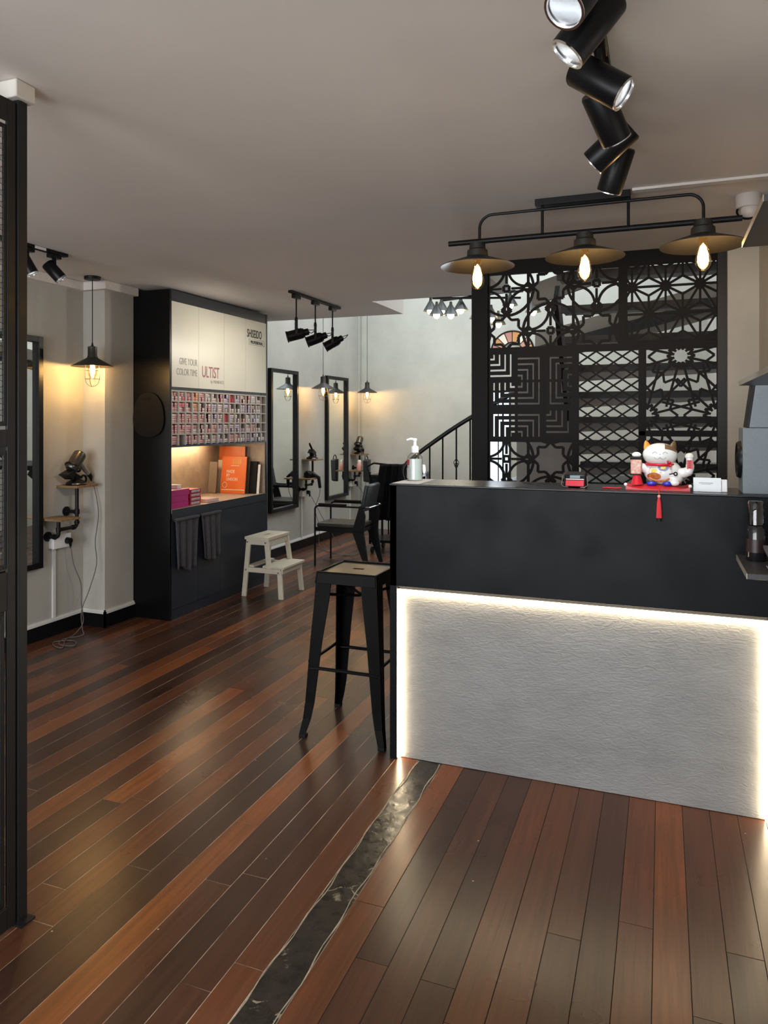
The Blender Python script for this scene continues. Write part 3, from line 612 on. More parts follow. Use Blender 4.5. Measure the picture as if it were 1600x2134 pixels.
def socket(lb, y):
    t = thing('wall_socket', lb, 'socket', (XL, y, .60), 0, 'wall sockets under the shelves')
    obj('backbox', MB().box((XL + .001, y - .075, .600), (XL + .042, y + .075, .690)), M_white, t, True, False, bevel=.002)
    obj('face_plate', MB().box((XL + .042, y - .077, .598), (XL + .050, y + .077, .692)), M_white, t, True, False, bevel=.002)
    for s_ in (-.035, .035): obj('rocker', MB().box((XL + .050, y + s_ - .006, .668), (XL + .0525, y + s_ + .006, .682)), M_white, t, True, False)
socket('white double socket under the nearest pipe shelf', 3.895); socket('white double socket under the middle pipe shelf', 7.55); socket('white double socket under the far corner shelf', 8.96)
Xd = XL + .10
dryer('gunmetal hair dryer on the nearest pipe shelf, its cord looped to the floor', 3.968, [(Xd + .02, 4.112, 1.02), (Xd + .07, 4.105, .82), (Xd + .06, 4.085, .62), (Xd + .08, 4.075, .46), (Xd + .07, 4.02, .30), (Xd + .06, 3.955, .16), (Xd + .09, 3.93, .05), (Xd + .10, 3.92, .006), (Xd + .05, 3.80, .006), (Xd + .12, 3.70, .006), (Xd + .22, 3.72, .006), (Xd + .14, 3.80, .007), (Xd + .04, 3.74, .006), (Xd + .10, 3.67, .006), (Xd + .18, 3.66, .006), (Xd + .08, 3.79, .010), (Xd + .05, 3.90, .012), (Xd + .04, 3.99, .07), (Xd + .03, 3.985, .20), (Xd + .02, 3.99, .34), (Xd, 3.945, .48), (XL + .080, 3.935, .630)])
dryer('black hair dryer lying on the lower board of the middle pipe shelf', 7.51, [(Xd + .11, 7.585, .62), (Xd + .06, 7.60, .50), (Xd + .05, 7.60, .42), (Xd + .09, 7.62, .25), (Xd + .10, 7.60, .05), (Xd + .25, 7.45, .006), (Xd + .48, 7.30, .006), (Xd + .70, 7.22, .006), (Xd + .68, 7.02, .006), (Xd + .45, 6.98, .006), (Xd + .50, 7.25, .006), (Xd + .66, 7.40, .006), (Xd + .50, 7.80, .006), (Xd + .25, 7.82, .02), (XL + .080, 7.59, .630)], .8152, 'lying')
dryer('gunmetal hair dryer on the far corner pipe shelf', 9.03, [(Xd + .02, 9.16, 1.0), (Xd + .06, 9.14, .8), (Xd + .06, 9.10, .60), (Xd + .07, 9.05, .48), (XL + .080, 9.0, .630)])
t = thing('pink_bottle', 'pink bottle with a pale cap on the far corner shelf', 'bottle', (XL + .14, 8.935, .8152))
obj('body', MB().lathe([(.034, 0), (.038, .02), (.038, .07), (.026, .092)], n=18), mat('pink_plastic', (.70, .32, .28), .4), t)
obj('cap', MB().lathe([(.026, .092), (.027, .12), (.018, .135), (.0, .137)], n=16), mat('pale_cap', (.75, .66, .58), .4), t)
t = thing('tool_holster', 'black tool holster hanging beside the farthest mirror', 'bag', (XL + .245, 8.925, .62))
obj('pouch', MB().hexa([(-.035, -.03, .05), (.04, -.03, .05), (.04, .045, .03), (-.035, .045, .03)], [(-.035, -.045, .33), (.045, -.045, .33), (.045, .06, .34), (-.035, .06, .34)]), M_leather, t, bevel=.012)
obj('strap', MB().tube(arc((0, .0, .34), (0, 1, 0), (0, 0, 1), .05, 0, PI, 14), .007, 8), M_leather, t)

# ---------------------------------------------------------------- caged pendants
def caged_pendant(lb, loc, power=6, group='caged pendant lamps'):
    t = thing('caged_pendant', lb, 'lamp', loc, 0, group)      # origin: ceiling point, shade 0.48-0.76 below
    drop = loc[2] - 1.842
    obj('canopy', MB().lathe([(.052, -.022), (.054, -.018), (.054, -.002), (.05, 0)], n=24), M_black, t)
    obj('cord', MB().cyl((0, 0, -.02), (0, 0, -drop + .14), .003, .003, 8).cyl((0, 0, -drop + .138), (0, 0, -drop + .165), .009, .004, 10), M_black, t)
    obj('socket', MB().lathe([(.012, .142), (.030, .136), (.031, .075), (.034, .07), (.034, .06)], (0, 0, -drop), 20), mat('bronze_black', (.022, .018, .015), .4), t)
    obj('shade', MB().lathe([(.034, .064), (.040, .058), (.137, .002), (.139, 0), (.136, 0), (.038, .054), (.030, .060)], (0, 0, -drop), 40), MATS['bronze_black'], t)
    cg = MB()
    for k in range(4):
        a = k * PI / 2 + .4; e = Vector((math.cos(a), math.sin(a), 0))
        cg.tube([e * .046 + Vector((0, 0, .01)), e * .050 + Vector((0, 0, -.06)), e * .048 + Vector((0, 0, -.085))] + [e * .048 * math.cos(b) + Vector((0, 0, -.085 - .052 * math.sin(b))) for b in (.4, .8, 1.2, 1.5)], .0016, 6)
    for z, r in ((-.030, .0485), (-.085, .0485)): cg.tube([(r * math.cos(2 * PI * k / 24), r * math.sin(2 * PI * k / 24), z) for k in range(24)], .0016, 6, closed=True)
    cg.rot(Matrix.Translation((0, 0, -drop))); obj('cage', cg, MATS['bronze_black'], t)
    obj('bulb', MB().lathe([(.013, .055), (.016, .03), (.028, -.005), (.031, -.03), (.026, -.06), (.012, -.082), (.0005, -.086)], (0, 0, -drop), 18), M_glassb, t)
    obj('filament', MB().lathe([(.0005, .024), (.013, .012), (.020, -.02), (.014, -.050), (.0005, -.060)], (0, 0, -drop), 10), M_fil, t)
    light('POINT', 'lamp_light', (0, 0, -drop - .02), power, (1.0, .66, .30), t, .018)
    return t
caged_pendant('caged pendant lamp beside the nearest wall mirror', (-3.655, 3.965, HC), 11)
caged_pendant('caged pendant lamp in front of the far mirrors', (-3.655, 7.61, 4.6)); caged_pendant('caged pendant lamp in the far left corner', (-3.655, 8.955, 4.6))

# ---------------------------------------------------------------- linear pendant over the counter
LY = 3.31
t = thing('linear_pendant', 'black pipe pendant with three wide shades over the counter', 'lamp', (-.33, LY, HC))
obj('ceiling_plate', MB().box((-.532, LY - .03, HC - .03), (-.128, LY + .03, HC - .001)), M_black, t, True, False, bevel=.002)
zt, zb = 2.418, 2.305
obj('upper_tube', MB().tube([(-.79, LY, zb)] + [(-.79, LY, zt - .06)] + arc((-.73, LY, zt - .06), (-1, 0, 0), (0, 0, 1), .06, 0, PI / 2, 8) + arc((.10, LY, zt - .06), (0, 0, 1), (1, 0, 0), .06, 0, PI / 2, 8) + [(.16, LY, zb)], .0065, 10), M_black, t, True)
obj('main_tube', MB().cyl((-.937, LY, zb - .005), (.305, LY, zb - .005), .0125, .0125, 16), M_black, t, True)
for x in (-.503, -.137): obj('hanger', MB().cyl((x, LY, zb - .005), (x, LY, HC - .028), .0065, .0065, 10), M_black, t, True)
M_shade = mat('graphite_shade', (.024, .023, .023), .40, metal=.3)
for x, z in ((-.80, 2.19), (-.319, 2.195), (.158, 2.205)):
    s = obj('lamp_shade', MB().lathe([(.036, .046), (.046, .040), (.150, .004), (.170, -.004), (.170, -.007), (.148, .000), (.044, .036), (.034, .041)], (x, LY, z), 48), M_shade, t, True)
    obj('lamp_holder', MB().lathe([(.010, .105), (.036, .100), (.038, .075), (.047, .068), (.049, .040), (.046, .038)], (x, LY, z), 24), mat('brown_black_holder', (.020, .017, .014), .5), t, True)
    b = obj('bulb', MB().lathe([(.014, .040), (.017, .015), (.026, -.035), (.032, -.065), (.031, -.085), (.020, -.105), (.004, -.113), (.0005, -.114)], (x, LY, z), 22), M_glassb, t, True)
    obj('filament', MB().lathe([(.0005, .005), (.012, -.010), (.021, -.045), (.022, -.068), (.012, -.088), (.0005, -.092)], (x, LY, z), 12), M_fil, b, True)
    light('POINT', 'lamp_light', Vector((x, LY, z - .045)) - Vector(t.location), 4.5, (1.0, .68, .34), t, .018)

# ---------------------------------------------------------------- ceiling tracks and spots
R_, F_ = Vector((math.cos(YAW), math.sin(YAW), 0)), Vector((-math.sin(YAW), math.cos(YAW), 0))
def image_dir(a, b, c): return (R_ * a - Vector((0, 0, 1)) * b + F_ * c).normalized()
def track(lb, x, y0, y1, w=.034):
    t = thing('light_track', lb, 'track', (x, (y0 + y1) / 2, HC))
    obj('rail', MB().box((x - w / 2, y0, HC - .020), (x + w / 2, y1, HC - .001)), M_bsat, t, True, False, bevel=.0015)
    obj('rail_slot', MB().box((x - .006, y0 + .01, HC - .0215), (x + .006, y1 - .01, HC - .020)), M_bmatte, t, True, False)
    return t
def can_spot(lb, x, y, d, r, ln, stem, power, lens=M_spotglow, grp='track spotlights', col=(.95, .97, 1.0), piv=.5):
    t = thing('track_spotlight', lb, 'spotlight', (x, y, HC - .0225), 0, grp); d = Vector(d)
    obj('adapter', MB().box((-.016, -.042, -.022), (.016, .042, 0)), M_bsat, t, bevel=.002)
    P = Vector((0, 0, -.022 - stem))
    obj('stem', MB().bar((0, 0, -.018), P, .012, .022, up=(0, 1, 0)).cyl(P + Vector((-.010, 0, 0)), P + Vector((.010, 0, 0)), .012, .012, 14), M_bsat, t)
    side = d.cross(Vector((0, 0, 1)))
    c0 = P + Vector((0, 0, -r * .55)) - d * ln * piv
    obj('can', MB().lathe([(r * .3, 0), (r * .92, 0), (r, .006), (r, ln - .004), (r * .97, ln), (r * .90, ln), (r * .88, ln - .016), (.0005, ln - .017)], c0, 32, d), M_bsat, t)
    obj('lens', MB().lathe([(.0005, ln - .0125), (r * .62, ln - .013), (r * .86, ln - .010)], c0, 28, d), lens, t)
    obj('lens_ring', MB().lathe([(r * .90, ln - .004), (r * .99, ln - .001), (r * 1.0, ln + .002), (r * .88, ln + .002), (r * .86, ln - .004)], c0, 32, d), M_chrome if power else M_bsat, t)
    if power: light('SPOT', 'lamp_light', c0 + d * (ln + .012), power, col, t, r * .6, d, 70, .7)
    return t
track('black ceiling track carrying the big spotlights over the foreground', -.15, .85, 2.76)
big = [(1.500, (-.55, .80, -.30), 70, 'frontmost big black spotlight, cut by the top edge'), (1.655, (-.60, .75, .12), 70, 'second big black spotlight aimed down to the left, lens glowing'), (1.935, (.74, .62, -.36), 40, 'third big black spotlight aimed down to the right, lens glowing'), (2.165, (.52, .75, .40), 30, 'fourth big black spotlight aimed away to the right'), (2.400, (-.62, .55, .45), 60, 'fifth big black spotlight aimed away to the left'), (2.640, (-.18, .85, .45), 30, 'last big black spotlight above the counter pendant')]
for y, d, p, lb in big: can_spot(lb, -.15, y, image_dir(*d), .043, .150, .055, p, grp='big spotlights on the foreground track')
t = track('short black ceiling track by the mesh partition', -3.31, 2.2, 3.376)
obj('sticker', MB().box((-3.2932, 3.13, HC - .019), (-3.2922, 3.21, HC - .003)), M_white, t, True, False)
can_spot('lit slim spotlight next to the mesh partition', -3.31, 3.09, image_dir(.45, .85, .1), .036, .115, .055, 12, grp='slim spotlights on the left track', col=(1, .93, .80))
can_spot('slim black spotlight at the end of the left track', -3.31, 3.285, image_dir(.62, .72, .15), .036, .115, .055, 12, grp='slim spotlights on the left track', col=(1, .93, .80))
t = track('black ceiling track carrying three theatre style spots', -2.63, 4.90, 5.80)
for i, (y, d, lb) in enumerate(((5.0, (-.93, .26, -.15), 'left one of the three theatre style track spots'), (5.33, (-.92, .36, -.1), 'middle one of the three theatre style track spots'), (5.66, (-.86, .48, -.05), 'right one of the three theatre style track spots'))):
    d = image_dir(*d); s = thing('theatre_spotlight', lb, 'spotlight', (-2.63, y, HC - .0225), 0, 'theatre spots on the ceiling track')
    obj('adapter', MB().box((-.016, -.05, -.03), (.016, .05, 0)), M_bsat, s, bevel=.003)
    dz = .20; P = Vector((0, 0, -dz))
    obj('stem', MB().cyl((0, 0, -.028), P, .006, .006, 10).cyl(P + Vector((0, 0, .03)), P, .010, .014, 10), M_bsat, s)
    n = d.cross(Vector((0, 0, 1))).normalized() * .046; c = P + Vector((0, 0, -.105))
    obj('yoke', MB().bar(P - n, P + n, .012, .014, up=d).bar(P - n, c - n, .012, .020, up=d).bar(P + n, c + n, .012, .020, up=d), M_bsat, s)
    a = c - d * .055
    obj('can', MB().lathe([(.022, -.045), (.026, -.04), (.026, -.01), (.034, -.008), (.036, 0), (.041, .01), (.041, .118), (.045, .122), (.045, .130), (.038, .130), (.036, .09), (.0005, .088)], a, 28, d), M_bsat, s)
    obj('cable_loop', MB().tube(smooth_path([P, P + Vector((.01, .02, -.06)), a - d * .06 + Vector((0, .02, .01)), a - d * .095, a - d * .07 + Vector((0, -.01, -.02)), a - d * .045], 5), .003, 6), M_bsat, s)
    light('SPOT', 'lamp_light', a + d * .13, 9, (1, .92, .78), s, .04, d, 130, 1.0)

# ---------------------------------------------------------------- step stool
t = thing('step_stool', 'cream painted wooden step stool in front of the charcoal cabinet', 'step stool', (-3.10, 5.48, 0))
x0, x1, yA, yB = -3.30, -2.905, 5.30, 5.665
for yy, nm in ((yA, -1), (yB, 1)):
    th = .020
    q = lambda xa, za, xb, zb_, w: obj('leg', MB().hexa([(xa - w / 2, yy - th / 2, za), (xa + w / 2, yy - th / 2, za), (xa + w / 2, yy + th / 2, za), (xa - w / 2, yy + th / 2, za)], [(xb - w / 2, yy - th / 2 - nm * .012, zb_), (xb + w / 2, yy - th / 2 - nm * .012, zb_), (xb + w / 2, yy + th / 2 - nm * .012, zb_), (xb - w / 2, yy + th / 2 - nm * .012, zb_)]), M_beech, t, True, False, bevel=.003)
    q(x0 + .022, 0, x0 + .062, .478, .042); q(x1 - .022, 0, x1 - .042, .232, .042); q(x1 - .135, .245, x1 - .165, .478, .042)
    obj('side_rail', MB().box((x0 + .04, yy - nm * .006 - .009, .205), (x1 - .03, yy - nm * .006 + .009, .245)), M_beech, t, True, False, bevel=.002)
    obj('top_rail', MB().box((x0 + .05, yy - nm * .012 - .009, .435), (x1 - .16, yy - nm * .012 + .009, .478)), M_beech, t, True, False, bevel=.002)
    sc = MB()
    for xs, zs in ((x0 + .058, .458), (x1 - .165, .458), (x0 + .045, .225), (x1 - .045, .218)): sc.cyl((xs, yy + nm * .012, zs), (xs, yy - nm * .0145 + (nm * .0 ), zs), .006, .006, 10)
    for k in range(len(sc.v)): pass
    obj('screw_head', sc, M_chrome, t, True)
tp = MB().box((x0 + .03, yA - .005, .478), (x1 - .140, 5.432, .500)).box((x0 + .03, 5.530, .478), (x1 - .140, yB + .005, .500)).box((x0 + .03, 5.432, .478), (-3.175, 5.530, .500)).box((-3.145, 5.432, .478), (x1 - .140, 5.530, .500))
obj('top_step', tp, M_beech, t, True, False)
obj('lower_step', MB().box((x1 - .195, yA - .004, .246), (x1 + .005, yB + .004, .266)), M_beech, t, True, False, bevel=.003)
obj('step_apron', MB().box((x1 - .030, yA + .011, .206), (x1 - .012, yB - .011, .246)), M_beech, t, True, False)
obj('step_apron', MB().box((x1 - .165, yA + .022, .428), (x1 - .148, yB - .022, .478)), M_beech, t, True, False)
obj('lower_back_board', MB().box((x0 + .05, yA + .01, .246), (x0 + .11, yB - .01, .262)), M_beech, t, True, False)

# ---------------------------------------------------------------- bar stool
t = thing('bar_stool', 'black metal bar stool with tapered sheet legs beside the counter', 'stool', (-1.365, 3.235, 0))
zs = .765; hs = .152
M_st = mat('stool_black_enamel', (.003, .003, .0033), .34, spec=.08)
st_rim = MB()
for (a, b, c, d) in ((-hs, -hs, hs, -hs + .014), (-hs, hs - .014, hs, hs), (-hs, -hs + .014, -hs + .014, hs - .014), (hs - .014, -hs + .014, hs, hs - .014)): st_rim.box((a, b, zs - .012), (c, d, zs))
obj('seat_rim', st_rim, M_st, t, bevel=.004)
e = hs - .012; hl = .028; hw = .013
sp = MB().box((-e, -e, zs - .010), (e, -hw, zs - .007)).box((-e, hw, zs - .010), (e, e, zs - .007)).box((-e, -hw, zs - .010), (-hl, hw, zs - .007)).box((hl, -hw, zs - .010), (e, hw, zs - .007))
obj('seat_pan', sp, mat('stool_seat_satin', (.060, .056, .050), .30, metal=.6), t, smooth=False)
sk = MB()
for s1, s2 in ((1, 0), (-1, 0), (0, 1), (0, -1)):
    if s1: sk.hexa([(s1 * .150, -.158, zs - .055), (s1 * .158, -.158, zs - .055), (s1 * .158, .158, zs - .055), (s1 * .150, .158, zs - .055)] if s1 > 0 else [(-.158, -.158, zs - .055), (-.150, -.158, zs - .055), (-.150, .158, zs - .055), (-.158, .158, zs - .055)], [(min(s1 * .146, s1 * .152), -.152, zs - .006), (max(s1 * .146, s1 * .152), -.152, zs - .006), (max(s1 * .146, s1 * .152), .152, zs - .006), (min(s1 * .146, s1 * .152), .152, zs - .006)])
    else: sk.hexa([(-.15, min(s2 * .150, s2 * .158), zs - .055), (.15, min(s2 * .150, s2 * .158), zs - .055), (.15, max(s2 * .150, s2 * .158), zs - .055), (-.15, max(s2 * .150, s2 * .158), zs - .055)], [(-.146, min(s2 * .146, s2 * .152), zs - .006), (.146, min(s2 * .146, s2 * .152), zs - .006), (.146, max(s2 * .146, s2 * .152), zs - .006), (-.146, max(s2 * .146, s2 * .152), zs - .006)])
obj('skirt', sk, M_st, t, bevel=.002)
for sx_ in (-1, 1):
    for sy_ in (-1, 1):
        # L-section leg: wide at the top, slimming and kicking out at the foot
        secs = [(zs - .03, .152, .078), (zs - .13, .158, .074), (.45, .172, .060), (.16, .190, .045), (.085, .198, .038), (0.012, .212, .030)]
        lg = MB()
        for k, (z, c, w) in enumerate(secs):
            o_, i_ = c, c - w; th = .007
            P6 = [(o_, o_), (i_, o_), (i_, o_ - th), (o_ - th, o_ - th), (o_ - th, i_), (o_, i_)]
            lg.v += [(sx_ * x, sy_ * y, z) for x, y in P6]
        for k in range(len(secs) - 1):
            for j in range(6): lg.f.append((k * 6 + j, k * 6 + (j + 1) % 6, (k + 1) * 6 + (j + 1) % 6, (k + 1) * 6 + j)); lg.mi.append(0)
        L_ = (len(secs) - 1) * 6; lg.f += [(0, 1, 2, 3), (0, 3, 4, 5), (L_ + 3, L_ + 2, L_ + 1, L_), (L_ + 5, L_ + 4, L_ + 3, L_)]; lg.mi += [0] * 4
        l = obj('leg', lg, M_st, t, smooth=False)
        obj('foot_cap', MB().box((sx_ * .180, sy_ * .180, 0), (sx_ * .2125, sy_ * .2125, .014)), M_bmatte, l, smooth=False, bevel=.002)
for sy_ in (-1, 1):
    obj('foot_rail', MB().tube([(-.172, sy_ * .172, .315), (-.12, sy_ * .172, .318), (.12, sy_ * .172, .318), (.172, sy_ * .172, .315)], [.012, .008, .008, .012], 10), M_st, t)
    obj('foot_rail', MB().tube([(sy_ * .172, -.172, .345), (sy_ * .172, -.12, .348), (sy_ * .172, .12, .348), (sy_ * .172, .172, .345)], [.012, .008, .008, .012], 10), M_st, t)
obj('cross_brace', MB().tube([(-.13, -.13, .655), (0, 0, .63), (.13, .13, .655)], .007, 8).tube([(-.13, .13, .655), (0, 0, .644), (.13, -.13, .655)], .007, 8), M_st, t)

# ---------------------------------------------------------------- salon chair (faces the left wall)
def salon_chair(lb, x, y):
    t = thing('salon_chair', lb, 'chair', (x, y, 0))
    for s_ in (-1, 1):
        yy = s_ * .19
        pts = [(-.295, yy, 0), (-.295, yy, .565)] + arc((-.255, yy, .565), (-1, 0, 0), (0, 0, 1), .04, 0, PI / 2, 6) + [(.26, yy, .605)]
        l = obj('arm_leg_tube', MB().tube(pts, .010, 10), M_black, t)
        obj('arm_pad', MB().box((-.25, yy - .019, .612), (.05, yy + .019, .632)), M_bmatte, t, bevel=.004)
        obj('rear_leg', MB().prism([(.12, .36), (.245, .36), (.262, .52), (.235, .62), (.20, .62), (.17, .52)], (0, yy - .013, 0), (1, 0, 0), (0, 0, 1), (0, .026, 0)).hexa([(.262, yy - .012, 0), (.300, yy - .012, 0), (.300, yy + .012, 0), (.262, yy + .012, 0)], [(.12, yy - .013, .36), (.245, yy - .013, .36), (.245, yy + .013, .36), (.12, yy + .013, .36)]), M_bmatte, t, bevel=.003)
    obj('seat_frame', MB().box((-.29, -.185, .345), (.20, .185, .385)), M_black, t, bevel=.004)
    obj('seat', MB().box((-.285, -.178, .385), (.19, .178, .432)), mat('olive_leather', (.036, .034, .028), .42, bump=.1, bscale=140), t, bevel=.016)
    b = MB().box((-.022, -.175, -.13), (.022, .175, .15)); b.rot(Matrix.Translation((.235, 0, .685)) @ Matrix.Rotation(.20, 4, 'Y'))
    obj('backrest', b, mat('slate_leather', (.035, .045, .052), .34, bump=.08, bscale=140), t, bevel=.018)
    obj('back_rail', MB().tube([(.26, -.19, .605), (.288, -.17, .605), (.288, .17, .605), (.26, .19, .605)], .008, 8), M_chrome, t)
    return t
salon_chair('black salon armchair with tube legs facing the nearer far mirror', -3.02, 6.90)
salon_chair('black salon armchair half hidden behind the trolley, facing the farthest mirror', -3.02, 8.66)

# trolley with a draped cape, behind the chair
t = thing('salon_trolley', 'black salon trolley on casters behind the armchair', 'trolley', (-2.78, 7.72, 0))
for a, b in (((-.27, -.2, .12), (.27, .2, .15)), ((-.27, -.2, .46), (.27, .2, .49)), ((-.27, -.2, .84), (.27, .2, .87))): obj('tray', MB().box(a, b), M_bsat, t, bevel=.003)
for sx_ in (-1, 1):
    for sy_ in (-1, 1):
        obj('upright', MB().bar((sx_ * .26, sy_ * .19, .10), (sx_ * .26, sy_ * .19, .90), .02, .02), M_bsat, t, smooth=False)
        c = obj('caster', MB().cyl((sx_ * .24 - .012, sy_ * .17, .035), (sx_ * .24 + .012, sy_ * .17, .035), .035, .035, 16), M_bmatte, t)
        obj('caster_fork', MB().bar((sx_ * .24, sy_ * .17, .06), (sx_ * .24, sy_ * .17, .125), .03, .012), M_chrome, c, smooth=False)
obj('drawer_box', MB().box((-.25, -.185, .49), (.25, .185, .84)), M_bmatte, t, bevel=.004)
obj('handle', MB().tube([(-.27, -.17, .86), (-.30, -.17, .96), (-.22, -.17, 1.0), (-.02, -.17, .98)], .012, 8), M_bsat, t)
cape = MB(); n, m = 26, 18
for j in range(m + 1):
    for i in range(n + 1):
        u, f = i / n, j / m
        cape.v.append((-.12 + .36 * u * (1 + .25 * f) - .1 * f, -.225 - .02 * math.sin(u * 17) * (.3 + f) - .012 * math.sin(u * 31 + 1) - .015, 1.0 - .62 * f - .05 * (u - .5) ** 2))
for j in range(m):
    for i in range(n): a = j * (n + 1) + i; cape.f.append((a, a + 1, a + n + 2, a + n + 1)); cape.mi.append(0)
o = obj('hair_cape', cape, mat('black_nylon', (.003, .003, .0035), .6, spec=.12)); o.location = (-2.78, 7.72, 0); so = o.modifiers.new('s', 'SOLIDIFY'); so.thickness = .004; tag(o, 'black hairdressing cape draped over the salon trolley', 'cape')
t = thing('headset', 'black headband with round pads on the trolley top', 'headset', (-2.66, 7.66, .8702))
obj('band', MB().tube(arc((0, 0, .05), (1, 0, 0), (0, 0, 1), .07, -.2, PI + .2, 18), .012, 8), M_bsat, t); obj('pad', MB().lathe([(.0, 0), (.045, .0), (.05, .02), (.03, .035)], (-.08, 0, .05), 18, (0, -1, 0)), M_bsat, t); obj('pad', MB().lathe([(.0, 0), (.045, .0), (.05, .02), (.03, .035)], (.08, 0, .05), 18, (0, -1, 0)), M_bsat, t)
o = obj('towel_roll', MB().cyl((-2.74, 7.82, .925), (-2.50, 7.82, .925), .054, .054, 20), M_white); tag(o, 'white towel roll lying on the trolley top', 'towel')

# ---------------------------------------------------------------- lattice screen
SY = 4.48; SD = .014
scn = thing('lattice_screen', 'black cut metal lattice screen behind the reception counter', 'screen', (-.39, SY, 0))
M_scr = mat('screen_black', (.0035, .003, .003), .5, spec=.12)
obj('post', MB().box((-1.113, SY - .03, 0), (-1.012, SY + .05, HC - .001)), M_scr, scn, True, False)
obj('post', MB().box((.288, SY - .02, 0), (.333, SY + .04, HC - .001)), mat('post_graphite', (.016, .016, .017), .45, spec=.3), scn, True, False)
def rail(a, b): obj('rail', MB().box((a[0], SY - .008, a[1]), (b[0], SY + .018, b[1])), M_scr, scn, True, False)
rail((-1.012, 2.375), (.288, HC - .001)); rail((-1.012, 1.885), (.288, 1.918)); rail((-.235, 1.918), (-.195, 2.375)); rail((-.500, .45), (-.470, 1.885)); rail((-.125, .45), (-.092, 1.885)); rail((-1.012, 1.345), (-.500, 1.368)); rail((-1.012, .42), (.288, .45)); rail((-.125, 1.385), (.288, 1.41))
class Lat:
    def __init__(s, x0, x1, z0, z1): s.r = (x0, x1, z0, z1); s.mb = MB()
    def seg(s, x0, z0, x1, z1, w):
        X0, X1, Z0, Z1 = s.r; dx, dz = x1 - x0, z1 - z0; t0, t1 = 0.0, 1.0
        for p, q in ((-dx, x0 - X0), (dx, X1 - x0), (-dz, z0 - Z0), (dz, Z1 - z0)):
            if abs(p) < 1e-9:
                if q < 0: return
            else:
                r = q / p
                if p < 0: t0 = max(t0, r)
                else: t1 = min(t1, r)
        if t1 - t0 < 1e-4: return
        y = SY + rnd.uniform(0, .002); s.mb.bar((x0 + dx * t0, y, z0 + dz * t0), (x0 + dx * t1, y, z0 + dz * t1), w, SD, up=(0, 1, 0))
    def circ(s, cx, cz, r, w, a0=0, a1=2 * PI, n=28):
        for k in range(n):
            a, b = a0 + (a1 - a0) * k / n, a0 + (a1 - a0) * (k + 1) / n
            s.seg(cx + r * math.cos(a), cz + r * math.sin(a), cx + r * math.cos(b), cz + r * math.sin(b), w)
    def poly(s, pts, w):
        for k in range(len(pts)): a, b = pts[k], pts[(k + 1) % len(pts)]; s.seg(a[0], a[1], b[0], b[1], w)
    def done(s, lb):
        X0, X1, Z0, Z1 = s.r
        for a in ((X0, Z0, X1, Z0), (X0, Z1, X1, Z1), (X0, Z0, X0, Z1), (X1, Z0, X1, Z1)): s.seg(*a, .010)
        o = obj('lattice_panel', s.mb, M_scr, scn, True, False); o['label'] = lb
def starpanel(x0, x1, z0, z1, ox, oz, p, lb):
    L_ = Lat(x0, x1, z0, z1); w = .0155
    for i in range(-4, 9):
        for j in range(-4, 7):
            cx, cz = ox + i * p, oz + j * p
            if (i + j) % 2 == 0:      # rosette of four small openings with arcs
                for k in range(4):
                    a = PI / 4 + k * PI / 2; L_.circ(cx + p * .5 * math.sqrt(2) * math.cos(a) * .92, cz + p * .5 * math.sqrt(2) * math.sin(a) * .92, p * .42, w * .95, a + PI - .95, a + PI + .95, 12)
                h = .017; L_.poly([(cx - h, cz - h), (cx + h, cz - h), (cx + h, cz + h), (cx - h, cz + h)], .016)
                L_.circ(cx, cz, p * .62, w, 0, 2 * PI, 36)
                for dx, dz in ((1, 0), (-1, 0), (0, 1), (0, -1)): L_.seg(cx + dx * .03, cz + dz * .03, cx + dx * p * .42, cz + dz * p * .42, .014)
            else:                      # eight pointed star outline and ties
                r1, r2 = p * .40, p * .30; pts = []
                for k in range(8):
                    a = k * PI / 4; pts.append((cx + r1 * math.cos(a), cz + r1 * math.sin(a))); pts.append((cx + r2 * math.cos(a + PI / 8), cz + r2 * math.sin(a + PI / 8)))
                L_.poly(pts, w)
                for k in range(4):
                    a = k * PI / 2; L_.seg(cx + r1 * math.cos(a), cz + r1 * math.sin(a), cx + p * .5 * math.cos(a), cz + p * .5 * math.sin(a), .016)
            for dx, dz in ((.5, 0), (0, .5)):
                mx, mz = cx + dx * p, cz + dz * p; h = p * .115
                L_.poly([(mx - h, mz), (mx, mz - h), (mx + h, mz), (mx, mz + h)], w)
                if dx: L_.seg(mx, mz + h, mx, mz + p * .5, w); L_.seg(mx, mz - h, mx, mz - p * .5, w)
    L_.done(lb)
starpanel(-1.012, -.235, 1.918, 2.375, -.900, 2.285, .268, 'star and circle lattice in the upper left of the screen')
starpanel(-1.012, -.500, .45, 1.345, -.900, 1.235, .268, 'star and circle lattice in the lower left of the screen')
L_ = Lat(-.195, .288, 1.918, 2.375); p = .182; hgt = p * math.sqrt(3) / 2; w = .0125
for j in range(-2, 5):
    for i in range(-3, 6):
        cx, cz = -.165 + i * p + (p / 2 if j % 2 else 0), 1.93 + j * hgt
        for a in (0, PI / 3, 2 * PI / 3): L_.seg(cx, cz, cx + p * math.cos(a), cz + p * math.sin(a), w)
        for k in range(6): a = PI / 6 + k * PI / 3; L_.seg(cx, cz, cx + p / math.sqrt(3) * math.cos(a), cz + p / math.sqrt(3) * math.sin(a), w)
        for k in range(3): a = k * PI / 3; L_.seg(cx - .030 * math.cos(a), cz - .030 * math.sin(a), cx + .030 * math.cos(a), cz + .030 * math.sin(a), .034)
L_.done('star burst lattice in the upper right of the screen')
L_ = Lat(-1.012, -.500, 1.368, 1.885); p = .0345; nb = 5
